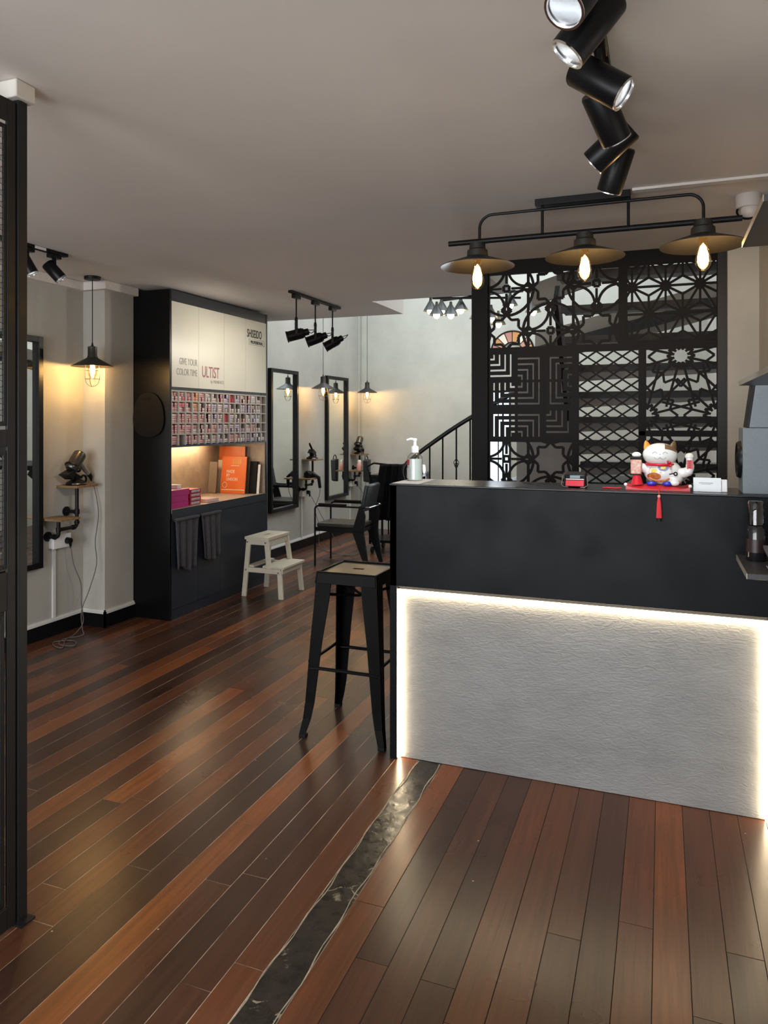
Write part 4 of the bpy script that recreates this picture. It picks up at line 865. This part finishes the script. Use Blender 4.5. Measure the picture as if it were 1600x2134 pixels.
for j in range(3):
    for i in range(3):
        sx_, sz_ = (1, -1)[i % 2], (1, -1)[(j + 1) % 2]; flip = (i * 3 + j) % 4 == 2
        if flip: sx_, sz_ = -sx_, -sz_
        ox_, oz_ = -1.012 + (i + (sx_ < 0)) * p * nb, 1.368 + (j + (sz_ < 0)) * p * nb
        for k in range(nb):
            c_ = (k + .5) * p
            L_.seg(ox_ + sx_ * c_, oz_ + sz_ * c_, ox_ + sx_ * p * nb, oz_ + sz_ * c_, .0235); L_.seg(ox_ + sx_ * c_, oz_ + sz_ * (c_ - .0117), ox_ + sx_ * c_, oz_ + sz_ * p * nb, .0235)
for q in (1, 2): L_.seg(-1.012 + q * p * nb, 1.368, -1.012 + q * p * nb, 1.885, .016); L_.seg(-1.012, 1.368 + q * p * nb, -.5, 1.368 + q * p * nb, .016)
L_.done('maze like slot lattice in the middle left of the screen')
L_ = Lat(-.470, -.125, .45, 1.885); pw_, ph_ = .0985, .068; sl = ph_ / pw_
for k in range(-30, 40):
    x = -.47 + k * pw_; L_.seg(x, .45, x + (1.435) / sl, 1.885, .0095); L_.seg(x, 1.885, x + 1.435 / sl, .45, .0095)
L_.done('diamond lattice in the centre of the screen')
for z0, z1, lb in ((1.41, 1.885, 'sunburst lattice right of the diamonds, upper half'), (.45, 1.385, 'sunburst lattice right of the diamonds, lower half')):
    L_ = Lat(-.092, .288, z0, z1); zc = 1.66
    for ci, cz in enumerate((1.84, 1.50, 1.16, .82, .48)):
        for cx in ((.098,) if ci % 2 == 0 else (-.092, .288)):
            for k in range(12):
                a = k * PI / 6 + PI / 12
                L_.seg(cx + .035 * math.cos(a), cz + .035 * math.sin(a), cx + .30 * math.cos(a), cz + .30 * math.sin(a), .0135)
            pts = []
            for k in range(24): a = k * PI / 12; r = .045 if k % 2 else .075; pts.append((cx + r * math.cos(a), cz + r * math.sin(a)))
            L_.poly(pts, .013)
            pts = []
            for k in range(24): a = k * PI / 12; r = .135 if k % 2 else .175; pts.append((cx + r * math.cos(a), cz + r * math.sin(a)))
            L_.poly(pts, .013)
    L_.done(lb)

# ---------------------------------------------------------------- staircase behind the screen
stc = thing('staircase', 'dark open tread staircase seen through the lattice screen', 'staircase', (-.8, 6.2, 0))
M_tread = mat('stair_black', (.010, .010, .011), .5); M_grey = mat('stair_grey', (.33, .325, .315), .7, noise=.15, nscale=3); M_sof = mat('stair_soffit', (.36, .33, .29), .75, noise=.15, nscale=2)
for k in range(8):       # upper flight, climbing towards the viewer
    z = .96 + .18 * (k + 1); y = 6.30 - .20 * k
    obj('tread', MB().box((-.62, y - .20, z - .028), (.46, y + .03, z)), M_grey, stc, True, False)
    obj('nosing', MB().box((-.62, y - .235, z - .046), (.46, y - .20, z + .001)), M_tread, stc, True, False)
    if k < 5: obj('riser_plate', MB().prism([(-.62, z - .045), (.46, z - .045), (.46, z - .065), (-.62, z - .115)], (0, y - .19, 0), (1, 0, 0), (0, 0, 1), (0, .012, 0)), M_grey, stc, True, False)
for k in range(5):       # lower flight, climbing to the right
    z = .19 * (k + 1); x = -2.25 + .24 * k
    obj('tread', MB().box((x, 6.36, z - .045), (x + .27, 7.22, z)), M_tread, stc, True, False)
obj('landing', MB().box((-1.05, 6.36, .90), (.47, 7.22, .955)), M_tread, stc, True, False)
obj('core_wall', MB().box((-1.08, 5.78, 0), (-.64, 5.86, 2.0)), M_grey, stc, True, False)
obj('stringer', MB().bar((-2.3, 6.36, .10), (-1.02, 6.36, .92), .03, .16), M_tread, stc, True, False)
obj('upper_soffit', MB().prism([(-1.06, 2.05), (.47, 2.42), (.47, 2.62), (-1.06, 2.25)], (0, 6.55, 0), (1, 0, 0), (0, 0, 1), (0, .75, 0)), M_sof, stc, True, False)
obj('stringer', MB().bar((-1.07, 6.53, 2.07), (.48, 6.53, 2.445), .03, .10), M_tread, stc, True, False)
obj('stringer', MB().bar((-.95, 5.70, 2.44), (.45, 5.70, 2.86), .05, .16), M_sof, stc, True, False)
obj('stringer', MB().bar((-.70, 6.40, 1.02), (-.66, 4.95, 2.32), .16, .03, up=(1, 0, 0)), M_tread, stc, True, False)
# curved hand rail of the lower flight
hr = [(-2.36, 6.95, .74), (-2.44, 6.96, .93), (-2.42, 6.97, 1.03), (-2.36, 6.98, 1.085), (-2.26, 6.99, 1.17), (-2.10, 7.0, 1.285), (-1.92, 7.0, 1.405), (-1.72, 7.0, 1.525), (-1.45, 7.0, 1.68), (-1.10, 7.0, 1.86)]
hrs = smooth_path(hr, 5)
obj('hand_rail', MB().tube(hrs, .022, 10), M_bsat, stc, True)
for x in (-2.30, -2.18, -2.045, -1.905, -1.765, -1.60, -1.44, -1.28, -1.14):
    zt_ = min(hrs, key=lambda q: abs(q.x - x) + (10 if q.z < 1.0 else 0)).z
    zb_ = max(.05, .19 * ((x + 2.25) / .24 + 1)) - .02
    obj('baluster', MB().cyl((x, 7.0, zb_), (x, 7.0, zt_), .0085, .0085, 8), M_bsat, stc, True)
    if abs(x + 1.905) < .01:
        bk = MB()
        for k in range(4): bk.tube([(x + .026 * math.sin(f * PI) * math.cos(k * PI / 2 + f * 3), 7.0 + .026 * math.sin(f * PI) * math.sin(k * PI / 2 + f * 3), 1.0 + .10 * f) for f in [q / 10 for q in range(11)]], .0035, 6)
        obj('baluster_basket', bk, M_bsat, stc, True)
obj('newel', MB().cyl((-2.36, 6.95, 0), (-2.36, 6.95, .96), .028, .024, 12), M_bsat, stc, True)
# fan light on the back wall
fnl = thing('fan_light', 'half round amber fan light high on the back wall', 'window', (-1.78, YB - .02, 2.34))
obj('rim', MB().tube(arc((0, 0, 0), (1, 0, 0), (0, 0, 1), .27, 0, PI, 24), .012, 8).tube(arc((0, 0, 0), (1, 0, 0), (0, 0, 1), .13, 0, PI, 18), .008, 8), M_bsat, fnl)
for k in range(8):
    a, b = PI * k / 8, PI * (k + 1) / 8
    obj('pane', MB().prism([(.13 * math.cos(a), .13 * math.sin(a)), (.27 * math.cos(a), .27 * math.sin(a)), (.27 * math.cos(b), .27 * math.sin(b)), (.13 * math.cos(b), .13 * math.sin(b))], (0, -.004, 0), (1, 0, 0), (0, 0, 1), (0, .008, 0)), mat(['amber_pane', 'rose_pane', 'cream_pane'][k % 3], [(.55, .25, .08), (.45, .20, .16), (.75, .68, .55)][k % 3], .25), fnl, smooth=False)
    obj('spoke', MB().cyl((.13 * math.cos(a), -.002, .13 * math.sin(a)), (.27 * math.cos(a), -.002, .27 * math.sin(a)), .006, .006, 6), M_bsat, fnl)

# chandelier of small cone lamps in the void
ch = thing('cone_chandelier', 'black chandelier of small cone shades hanging in the stair void', 'lamp', (-1.85, 7.3, 4.6))
C0 = Vector(ch.location)
obj('frame', MB().cyl((-1.85, 7.3, 2.78), (-1.85, 7.3, 4.6), .012, .012, 8).bar((-2.28, 7.3, 2.765), (-1.30, 7.3, 2.765), .03, .02).bar((-2.2, 7.45, 2.745), (-1.35, 7.15, 2.745), .025, .02).bar((-2.2, 7.15, 2.725), (-1.35, 7.45, 2.725), .025, .02), M_black, ch, True, False)
cones = [(-2.265, 7.30, 2.725, 0), (-2.145, 7.30, 2.715, 0), (-2.15, 7.14, 2.655, 0), (-1.940, 7.30, 2.715, 0), (-1.99, 7.10, 2.640, 0), (-1.80, 7.42, 2.64, 0), (-1.60, 7.2, 2.60, 0), (-1.56, 7.35, 2.56, 0), (-1.42, 7.25, 2.73, 0), (-1.20, 7.3, 2.66, 0)]
for x, y, z, _ in cones:
    c = obj('cone_shade', MB().lathe([(.012, .03), (.016, .0), (.078, -.105), (.080, -.108), (.077, -.106), (.013, -.004)], (x, y, z), 24), mat('chandelier_green_black', (.030, .032, .028), .35), ch, True)
    obj('bulb', MB().lathe([(.0005, -.062), (.020, -.070), (.034, -.095), (.034, -.115), (.020, -.138), (.0005, -.146)], (x, y, z), 14), M_filw, c, True)
light('POINT', 'lamp_light', Vector((-1.95, 7.3, 2.52)) - C0, 9, (1, .86, .62), ch, .12)

# ---------------------------------------------------------------- things on the counter
o = obj('paper_mat', MB().box((-1.108, 3.005, CZ + .0002), (-.985, 3.26, CZ + .0016)), mat('grey_paper', (.45, .44, .42), .7), smooth=False); tag(o, 'pale grey mat under the pump bottle on the counter', 'mat')
t = thing('pump_bottle', 'clear pump bottle of hand sanitiser on the counter end', 'bottle', (-1.055, 3.16, CZ + .0017))
obj('bottle', MB().lathe([(.0005, 0), (.033, 0), (.036, .004), (.036, .100), (.033, .112), (.020, .125), (.013, .128), (.013, .136)], n=28), M_clear, t)
obj('gel', MB().lathe([(.0005, .004), (.033, .004), (.0335, .098), (.0005, .099)], n=26), mat('sanitiser_gel', (.66, .74, .70), .2, alpha=.75), t)
lbm = MB()
for k in range(9):
    a, b = PI * 1.02 + k * .13, PI * 1.02 + (k + 1) * .13
    for zz0, zz1, mi in ((.012, .058, 0), (.072, .096, 1)):
        if mi and k in (0, 8): continue
        r = .0364; lbm.add([(r * math.cos(a), r * math.sin(a), zz0), (r * math.cos(b), r * math.sin(b), zz0), (r * math.cos(b), r * math.sin(b), zz1), (r * math.cos(a), r * math.sin(a), zz1)], [(0, 1, 2, 3)], mi)
obj('label', lbm, [mat('bottle_print_grey', (.50, .48, .46), .5, noise=.4, nscale=220, stretch=(1, 1, 4)), mat('bottle_print_red', (.35, .03, .06), .5)], t)
obj('pump', MB().lathe([(.017, .128), (.018, .150), (.015, .156), (.008, .160), (.007, .178), (.010, .180), (.010, .192), (.004, .194)], n=20).tube([(0, 0, .188), (-.020, -.006, .190), (-.036, -.010, .184)], [.006, .0055, .0045], 10), M_white, t)

t = thing('card_terminal', 'small card payment terminal with red front on the counter', 'terminal', (-.335, 3.10, CZ))
b = MB().hexa([(-.046, -.04, .002), (.046, -.04, .002), (.046, .05, .002), (-.046, .05, .002)], [(-.043, -.022, .054), (.043, -.022, .054), (.040, .05, .062), (-.040, .05, .062)]); obj('body', b, M_bsat, t, bevel=.006)
fr_ = frame((1, 0, 0), (0, .33, .94))
nn = (0, -.94, .33)
rp = MB().box((-.036, -.001, .008), (.036, .001, .032)); rp.rot(Matrix.Translation((0, -.0415, 0)) @ Matrix.Rotation(-.335, 4, 'X')); obj('red_front', rp, mat('terminal_red', (.60, .03, .05), .4), t, smooth=False)
text('NETS', .019, (0, -.0360, .0130), fr_, M_white, t, align='CENTER', sx=.95)
rp = MB().box((-.036, -.001, .035), (.036, .001, .038)); rp.rot(Matrix.Translation((0, -.0415, 0)) @ Matrix.Rotation(-.335, 4, 'X')); obj('white_line', rp, M_white, t, smooth=False)
rp = MB().box((-.020, -.001, .041), (.020, .001, .053)); rp.rot(Matrix.Translation((0, -.0415, 0)) @ Matrix.Rotation(-.335, 4, 'X')); obj('display', rp, mat('lcd_grey', (.22, .27, .30), .2), t, smooth=False)
obj('wire_cradle', MB().tube([(-.048, -.03, .048), (-.052, -.046, .012), (-.040, -.052, .004), (-.024, -.052, .004)], .002, 6).tube([(.048, -.03, .048), (.052, -.046, .012), (.040, -.052, .004), (.024, -.052, .004)], .002, 6), M_chrome, t)

# beckoning cat on its cushion
cu = thing('cushion', 'red cushion with gold corners under the beckoning cat', 'cushion', (-.018, 3.115, CZ))
cm = MB(); n = 18
for j in range(n + 1):
    for i in range(n + 1):
        u, v = 2 * i / n - 1, 2 * j / n - 1; e_ = (1 - u ** 4) * (1 - v ** 4); cr = max(abs(u), abs(v))
        cm.v.append((.118 * u, .075 * v, .006 + .013 * e_ + .012 * (abs(u * v)) ** 4))
for j in range(n):
    for i in range(n): a = j * (n + 1) + i; cm.f.append((a, a + 1, a + n + 2, a + n + 1)); cm.mi.append(0)
b0 = len(cm.v)
for k in range(b0): x, y, z = cm.v[k]; cm.v.append((x, y, .001))
for j in range(n):
    for i in range(n): a = b0 + j * (n + 1) + i; cm.f.append((a, a + n + 1, a + n + 2, a + 1)); cm.mi.append(0)
rim = [i for i in range(n + 1)] + [j * (n + 1) + n for j in range(1, n + 1)] + [n * (n + 1) + i for i in range(n - 1, -1, -1)] + [j * (n + 1) for j in range(n - 1, 0, -1)]
for k in range(len(rim)): a, b = rim[k], rim[(k + 1) % len(rim)]; cm.f.append((a, b0 + a, b0 + b, b)); cm.mi.append(0)
obj('pad', cm, mat('red_satin', (.50, .010, .018), .32), cu)
for sx_ in (-1, 1): obj('corner_bead', MB().ell((sx_ * .118, -.074, .022), (.007, .007, .007), 12, 8), M_white, cu)
ta = thing('tassel', 'red tassel hanging over the front edge of the counter', 'tassel', (-.012, 2.962, CZ - .10))
obj('cord', MB().tube(smooth_path([(-.012, 3.040, CZ + .009), (-.012, 3.0, CZ + .006), (-.012, 2.968, CZ + .003), (-.012, 2.9665, CZ - .016)], 4), .0018, 6), M_redc, ta, True)
obj('knot', MB().ell((0, .004, .086), (.006, .006, .007), 12, 8), mat('pink_bead', (.75, .30, .28), .4), ta)
ts = MB()
for k in range(16):
    a = 2 * PI * k / 16; ts.tube([(.0028 * math.cos(a), .0045 + .0028 * math.sin(a), .080), (.006 * math.cos(a), .0045 + .004 * math.sin(a), .060), (.0085 * math.cos(a), .0045 + .0045 * math.sin(a), .004)], .0021, 5)
obj('strands', ts, M_redc, ta); obj('end_cap', MB().lathe([(.0085, 0), (.009, -.003), (.0085, -.012), (.0, -.012)], (0, .0045, .004), 14, sy=.55), M_bmatte, ta)
o = obj('red_ribbon', MB().tube(smooth_path([(-.155, 3.09, CZ + .004), (-.175, 3.075, CZ + .003), (-.20, 3.085, CZ + .003), (-.225, 3.07, CZ + .003)], 4), .003, 6), M_redc); tag(o, 'loose red ribbon end beside the cushion', 'ribbon')
cat = thing('beckoning_cat', 'white porcelain beckoning cat with orange ears and painted belly', 'figurine', (-.005, 3.125, CZ + .0205))
obj('body', MB().ell((.006, 0, .050), (.072, .056, .052), 28, 16).ell((.048, -.020, .028), (.034, .036, .030), 18, 12), M_porc, cat)
hd = obj('head', MB().ell((-.004, -.008, .118), (.066, .050, .047), 30, 18), M_porc, cat)
def painted(name, pts, r, m, par): return obj(name, MB().tube(pts, r, 6), m, par)
def on_head(x, z): # point on the front of the head ellipsoid
    q = max(0, 1 - ((x + .004) / .066) ** 2 - ((z - .118) / .047) ** 2); return Vector((x, -.008 - .050 * math.sqrt(q) - .0004, z))
Mf = mat('face_line_grey', (.36, .38, .38), .5)
for sx_ in (-1, 1):
    painted('closed_eye', [on_head(-.004 + sx_ * (.010 + .018 * f), .124 + .007 * math.sin(f * PI)) for f in [k / 8 for k in range(9)]], .0011, Mf, hd)
    painted('mouth_curve', [on_head(-.004 + sx_ * .022 * f, .110 - .007 * math.sin(f * PI)) for f in [k / 8 for k in range(9)]], .0011, Mf, hd)
obj('nose', MB().ell(on_head(-.004, .1215), (.0028, .0016, .0022), 8, 6), Mf, hd)
Mo = mat('ear_orange', (.72, .26, .03), .35); Mbr = mat('patch_brown', (.16, .10, .05), .4)
for sx_ in (-1, 1):
    bx_ = -.004 + sx_ * .046
    e_ = obj('ear', MB().lathe([(.019, 0), (.016, .012), (.008, .028), (.0005, .034)], (bx_, -.006, .142), 14, (sx_ * .25, 0, 1), sx=1, sy=.6), Mo if sx_ < 0 else Mbr, cat)
    obj('inner_ear', MB().lathe([(.012, 0), (.009, .010), (.0005, .024)], (bx_ - sx_ * .001, -.0125, .144), 10, (sx_ * .25, 0, 1), sx=1, sy=.35), Mo, e_)
pt = MB()
for j in range(7):
    for i in range(9): pt.v.append(tuple(on_head(-.004 + .018 + .046 * i / 8, .118 + .046 * math.sqrt(max(0.01, 1 - ((.018 + .046 * i / 8) / .0665) ** 2)) * (.55 + .44 * j / 6) if True else 0)))
for j in range(6):
    for i in range(8): a = j * 9 + i; pt.f.append((a, a + 1, a + 10, a + 9)); pt.mi.append(0)
obj('brown_patch', pt, Mbr, hd)
cl = MB().tube([(-.004 + .052 * math.cos(a), -.010 + .046 * math.sin(a), .080) for a in [PI + PI * k / 20 for k in range(21)]], .0055, 8); obj('collar', cl, M_red, cat)
obj('bow', MB().lathe([(.0005, 0), (.009, .010), (.009, .014), (.0005, .014)], (.024, -.055, .082), 12, (.5, 0, .8)).lathe([(.0005, 0), (.008, .010), (.008, .014), (.0005, .014)], (.024, -.055, .082), 12, (.9, 0, -.25)), M_red, cat)
def belly(x, z, off=0): q = max(.02, 1 - ((x - .006) / .072) ** 2 - ((z - .050) / .052) ** 2); return Vector((x, -.056 * math.sqrt(q) - .0006 - off, z))
def patch(name, cx, cz, rx, rz, m, off=0.0):
    mb = MB(); mb.v.append(tuple(belly(cx, cz, off + .0006)))
    for k in range(16): a = 2 * PI * k / 16; mb.v.append(tuple(belly(cx + rx * math.cos(a), cz + rz * math.sin(a), off)))
    for k in range(16): mb.f.append((0, 1 + k, 1 + (k + 1) % 16)); mb.mi.append(0)
    return obj(name, mb, m, cat)
patch('painted_bib', -.002, .050, .044, .036, mat('bib_paint', (.62, .50, .46), .3, noise=.8, nscale=70, col2=(.55, .10, .12, 1)))
patch('blue_flower', .008, .070, .020, .014, mat('blue_paint', (.28, .30, .52), .3, noise=.5, nscale=90), .0012)
patch('gold_coin', .008, .071, .010, .008, mat('gold_paint', (.72, .58, .08), .3), .0024); patch('gold_coin', -.026, .057, .012, .007, MATS['gold_paint'], .0014)
patch('treasure_boat', -.026, .034, .026, .015, mat('boat_paint', (.60, .26, .06), .3, noise=.6, nscale=110, col2=(.35, .05, .03, 1)), .0016)
obj('gold_hem', MB().tube([belly(-.046 + .080 * f, .016 + .012 * (2 * f - 1) ** 2, .001) for f in [k / 12 for k in range(13)]], .0045, 8), MATS['boat_paint'], cat)
for x in (-.035, .024): obj('blue_cushion_tip', MB().ell((x, -.052, .006), (.020, .010, .009), 14, 8), mat('royal_blue', (.02, .03, .42), .3), cat)
obj('paw', MB().ell((.050, -.050, .010), (.018, .014, .012), 16, 10), M_porc, cat)
obj('bell_pull', MB().cyl((.030, -.058, .044), (.046, -.060, .047), .0022, .0022, 8).tube(arc((.053, -.058, .046), (1, 0, 0), (0, 0, 1), .006, 0, 2 * PI, 14), .0024, 6), M_bmatte, cat)
ra = obj('raised_arm', MB().tube(smooth_path([(.060, -.012, .046), (.088, -.022, .050), (.104, -.028, .062), (.106, -.028, .085), (.104, -.028, .108)], 5), [.020] * 5 + [.019] * 5 + [.016] * 5 + [.0135] * 6, 14).ell((.104, -.029, .114), (.017, .014, .014), 16, 10), M_porc, cat)
obj('red_plaque', MB().box((.094, -.0445, .066), (.115, -.0425, .100)), mat('plaque_red', (.62, .05, .05), .4), ra, smooth=False)
for k in range(4): obj('gold_mark', MB().box((.099, -.0452, .071 + .008 * k), (.110, -.0446, .075 + .008 * k)), mat('mark_dark', (.25, .01, .02), .5), ra, smooth=False)
la = obj('holding_arm', MB().tube(smooth_path([(-.050, -.012, .055), (-.080, -.022, .075), (-.090, -.026, .105)], 5), [.017] * 5 + [.014] * 6, 12).ell((-.092, -.028, .117), (.018, .014, .012), 16, 10), M_porc, cat)
sc_ = obj('scroll', MB().box((-.114, -.048, .040), (-.072, -.036, .108)), mat('scroll_paint', (.62, .50, .40), .4, noise=.9, nscale=60, col2=(.45, .08, .05, 1)), cat, bevel=.004)
obj('scroll_cap', MB().box((-.116, -.049, .098), (-.070, -.033, .110)), M_bmatte, sc_, smooth=False, bevel=.003); obj('scroll_cap', MB().box((-.116, -.049, .036), (-.070, -.033, .041)), M_bmatte, sc_, smooth=False)
obj('red_stand', MB().lathe([(.024, 0), (.020, .014), (.014, .036)], (-.090, -.040, .0), 16), M_red, cat)

t = thing('card_holder', 'white card holder with a name card on the counter', 'card holder', (.170, 3.085, CZ))
obj('holder', MB().prism([(0, 0), (.045, 0), (.055, .010), (.055, .030), (.020, .048), (.014, .048)], (-.005, -.012, 0), (0, 1, 0), (0, 0, 1), (.068, 0, 0)), M_white, t, bevel=.003)
c = MB().box((-.058, -.0008, 0), (.040, .0008, .054)); c.rot(Matrix.Translation((0, -.018, .001)) @ Matrix.Rotation(-.18, 4, 'X')); cd = obj('name_card', c, mat('card_white', (.74, .78, .80), .5), t, smooth=False)
c = MB().box((-.038, -.0014, .032), (.012, -.0009, .0345)).box((-.030, -.0014, .028), (.004, -.0009, .0292)); c.rot(Matrix.Translation((0, -.018, .001)) @ Matrix.Rotation(-.18, 4, 'X')); obj('card_print', c, M_inkg, cd, smooth=False)

M_spk = mat('speaker_grey_vinyl', (.15, .18, .20), .5, noise=.10, nscale=120, bump=.05, bscale=300)
t = thing('speaker', 'grey box speaker standing on the counter end', 'speaker', (.38, 3.11, CZ))
obj('cabinet', MB().box((.281, 3.03, CZ), (.470, 3.19, CZ + .247)), M_spk, t, True, False, bevel=.003)
obj('woofer', MB().lathe([(.0005, .02), (.05, .004), (.066, .014), (.070, .008), (.072, 0)], (.2805, 3.11, CZ + .125), 28, (-1, 0, 0)), M_bsat, t, True)
t = thing('monitor_speaker', 'slanted grey speaker on top of the box speaker', 'speaker', (.38, 3.12, CZ + .247))
s_ = MB().prism([(.303, CZ + .2475), (.468, CZ + .2475), (.468, CZ + .415), (.325, CZ + .415)], (0, 3.05, 0), (1, 0, 0), (0, 0, 1), (0, .13, 0)); obj('cabinet', s_, M_spk, t, True, False, bevel=.003)
obj('front_baffle', MB().prism([(.296, CZ + .249), (.305, CZ + .249), (.327, CZ + .413), (.318, CZ + .413)], (0, 3.049, 0), (1, 0, 0), (0, 0, 1), (0, .132, 0)), M_bsat, t, True, False, bevel=.002)

# ---------------------------------------------------------------- steel mesh partition at the left
PXm = -1.75
pt_ = thing('mesh_partition', 'black steel partition with hexagonal mesh at the left edge', 'partition', (PXm, 1.1, 0))
M_steel = mat('partition_steel', (.012, .012, .0125), .42, rnoise=.08, nscale=5, spec=.3)
obj('post', MB().box((PXm - .033, 1.603, 0), (PXm, 1.636, 2.405)), M_steel, pt_, True, False, bevel=.002)
obj('base_plate', MB().box((PXm - .06, 1.598, 0), (PXm + .018, 1.648, .006)), M_steel, pt_, True, False)
obj('jamb', MB().box((PXm - .026, 1.597, 0), (PXm - .012, 1.603, 2.40)), M_bmatte, pt_, True, False)
lf = lambda nm, y0, y1, z0, z1, d=.0, m=None: obj(nm, MB().box((PXm - .012 - d * .2, y0, z0), (PXm - .003 - d * .4, y1, z1)), m or M_steel, pt_, True, False, bevel=.002)
lf('stile', 1.568, 1.597, .01, 2.395); lf('stile', .75, .80, .01, 2.395)
for z0, z1 in ((.01, .075), (.925, 1.035), (1.395, 1.445), (2.33, 2.395)): lf('cross_rail', .80, 1.568, z0, z1)
for z0, z1 in ((1.035, 1.395), (1.445, 2.33)):
    for y0, y1, a, b in ((1.557, 1.567, z0 + .01, z1 - .01), (.806, .818, z0 + .01, z1 - .01)): lf('inner_frame', y0, y1, a, b, .006)
    lf('inner_frame', .818, 1.557, z0 + .01, z0 + .022, .006); lf('inner_frame', .818, 1.557, z1 - .022, z1 - .01, .006)
lf('lower_panel', .80, 1.566, .075, .925, .018)
lf('panel_bead', 1.545, 1.560, .085, .915, .002); lf('panel_bead', .818, 1.545, .085, .10, .002); lf('panel_bead', .818, 1.545, .90, .915, .002)
def hexmesh(y0, y1, z0, z1):
    mb = MB(); a = .0125; dy, dz = a * 1.5, a * math.sqrt(3)    # elongated cells read as chicken mesh
    hy, hz = .0072, .0165; y = y1; c = 0
    X = PXm - .0075
    while y > y0:
        z = z0 + (hz if c % 2 else 0)
        while z < z1:
            P = [(X, y, z + hz * .62), (X, y - hy, z + hz * .38), (X, y - hy, z - hz * .38), (X, y, z - hz * .62)]
            for k in range(3):
                q0, q1 = P[k], P[k + 1]
                if all(z0 <= q[2] <= z1 and y0 <= q[1] <= y1 for q in (q0, q1)): mb.tube([q0, q1], .0008, 3)
            q0, q1 = (X, y, z + hz * .62), (X, y + hy, z + hz * .38)
            q2, q3 = (X, y, z - hz * .62), (X, y + hy, z - hz * .38)
            for q0, q1 in ((q0, q1), (q2, q3)):
                if all(z0 <= q[2] <= z1 and y0 <= q[1] <= y1 for q in (q0, q1)): mb.tube([q0, q1], .0008, 3)
            z += hz * 2
        y -= hy * 1.0; c += 1
    return mb
for z0, z1 in ((1.05, 1.38), (1.46, 2.315)):
    o = obj('wire_mesh', hexmesh(1.38, 1.557, z0, z1), M_steel, pt_, True, False); o['kind'] = 'stuff'
    o = obj('wire_mesh', hexmesh(.818, 1.38, z0, z1), M_steel, pt_, True, False); o['kind'] = 'stuff'
o = obj('ceiling_block', MB().box((PXm - .055, 1.585, 2.407), (PXm + .012, 1.655, HC - .001)), mat('painted_block', (.62, .59, .54), .6), bevel=.004); tag(o, 'white painted block between the partition post and the ceiling', 'block')

# ---------------------------------------------------------------- retail shelves at the right edge
def retail(lb, y0, y1, z, th=.018):
    t = thing('wall_shelf', lb, 'shelf', (.37, (y0 + y1) / 2, z), 0, 'dark wall shelves at the right edge')
    obj('board', MB().box((.249, y0, z), (XR - .001, y1, z + th)), mat('shelf_graphite', (.026, .026, .028), .38), t, True, False, bevel=.0015)
    obj('edge_strip', MB().box((.2475, y0, z), (.249, y1, z + th)), mat('shelf_edge_alu', (.45, .43, .38), .3, metal=.6), t, True, False)
    obj('bracket', MB().cyl((.40, y0 + .22, z - .006), (.40, y0 + .22, z), .045, .045, 20).tube([(.40, y0 + .22, z - .004), (.40, y0 + .22, z - .075)] + arc((.425, y0 + .22, z - .075), (-1, 0, 0), (0, 0, -1), .025, 0, PI / 2, 5) + [(XR, y0 + .22, z - .10)], .014, 10), M_black, t, True)
    return t
retail('upper dark wall shelf at the right edge', 2.15, 2.70, 2.048); retail('middle dark wall shelf above the speakers', 2.05, 2.81, 1.592, .016); retail('lowest dark wall shelf holding dark bottles', 2.55, 2.90, .972)
M_amb = thin_glass('dark_bottle_glass', (.18, .14, .13), .10)
for i, (x, y, lb) in enumerate(((.300, 2.80, 'left dark glass bottle with a domed cap on the lowest wall shelf'), (.372, 2.82, 'right dark glass bottle with a domed cap on the lowest wall shelf'))):
    t = thing('serum_bottle', lb, 'bottle', (x, y, .9902), 0, 'dark bottles on the lowest wall shelf')
    obj('bottle', MB().lathe([(.0005, 0), (.028, 0), (.031, .005), (.031, .105), (.024, .120), (.016, .124)], n=24), mat('bottle_black_gloss', (.010, .010, .012), .08, coat=.5), t)
    obj('cap', MB().lathe([(.0265, .124), (.0265, .195), (.022, .204), (.0005, .206)], n=24), thin_glass('smoke_cap', (.30, .33, .36), .10), t)
    obj('pump_core', MB().lathe([(.010, .124), (.012, .150), (.008, .185), (.0005, .187)], n=14), M_bsat, t)
    obj('label', MB().lathe([(.0313, .030), (.0313, .075)], n=24), mat('maroon_label', (.022, .010, .012), .4), t)
t = thing('display_tray', 'tilted dark display tray on the lowest wall shelf', 'tray', (.40, 2.66, .9902))
b = MB().box((-.085, -.10, 0), (.085, .075, .010)); b.rot(Matrix.Translation((0, 0, .046)) @ Matrix.Rotation(.10, 4, 'X')); obj('plate', b, mat('tray_slate', (.085, .087, .092), .4), t, bevel=.001)
obj('foot', MB().box((-.07, -.09, 0), (.07, -.08, .036)).box((-.07, .055, 0), (.07, .065, .050)), M_bsat, t, smooth=False)
obj('wire_trim', MB().tube(smooth_path([(-.085, -.02, .012), (-.088, -.045, .016), (-.085, -.065, .010), (-.087, -.09, .012)], 4), .0025, 6), M_chrome, t)
t = thing('dome_camera', 'white dome security camera on the ceiling', 'camera', (.352, 3.555, HC))
obj('base', MB().lathe([(.050, 0), (.052, -.004), (.050, -.055), (.047, -.058), (.0005, -.058)], n=32), mat('camera_white', (.55, .51, .48), .45), t)
obj('eye_ball', MB().ell((.006, -.004, -.072), (.040, .040, .040), 28, 18), MATS['camera_white'], t)
obj('black_ring', MB().tube([(-.004 + .042 * math.cos(a), -.006 + .018 * math.sin(a), -.072 - .040 * math.sin(a) ** 2 * 0 + .042 * math.sin(a) * .9) for a in [PI * .75 + PI * 1.05 * k / 24 for k in range(25)]], .005, 8), M_bsat, t)
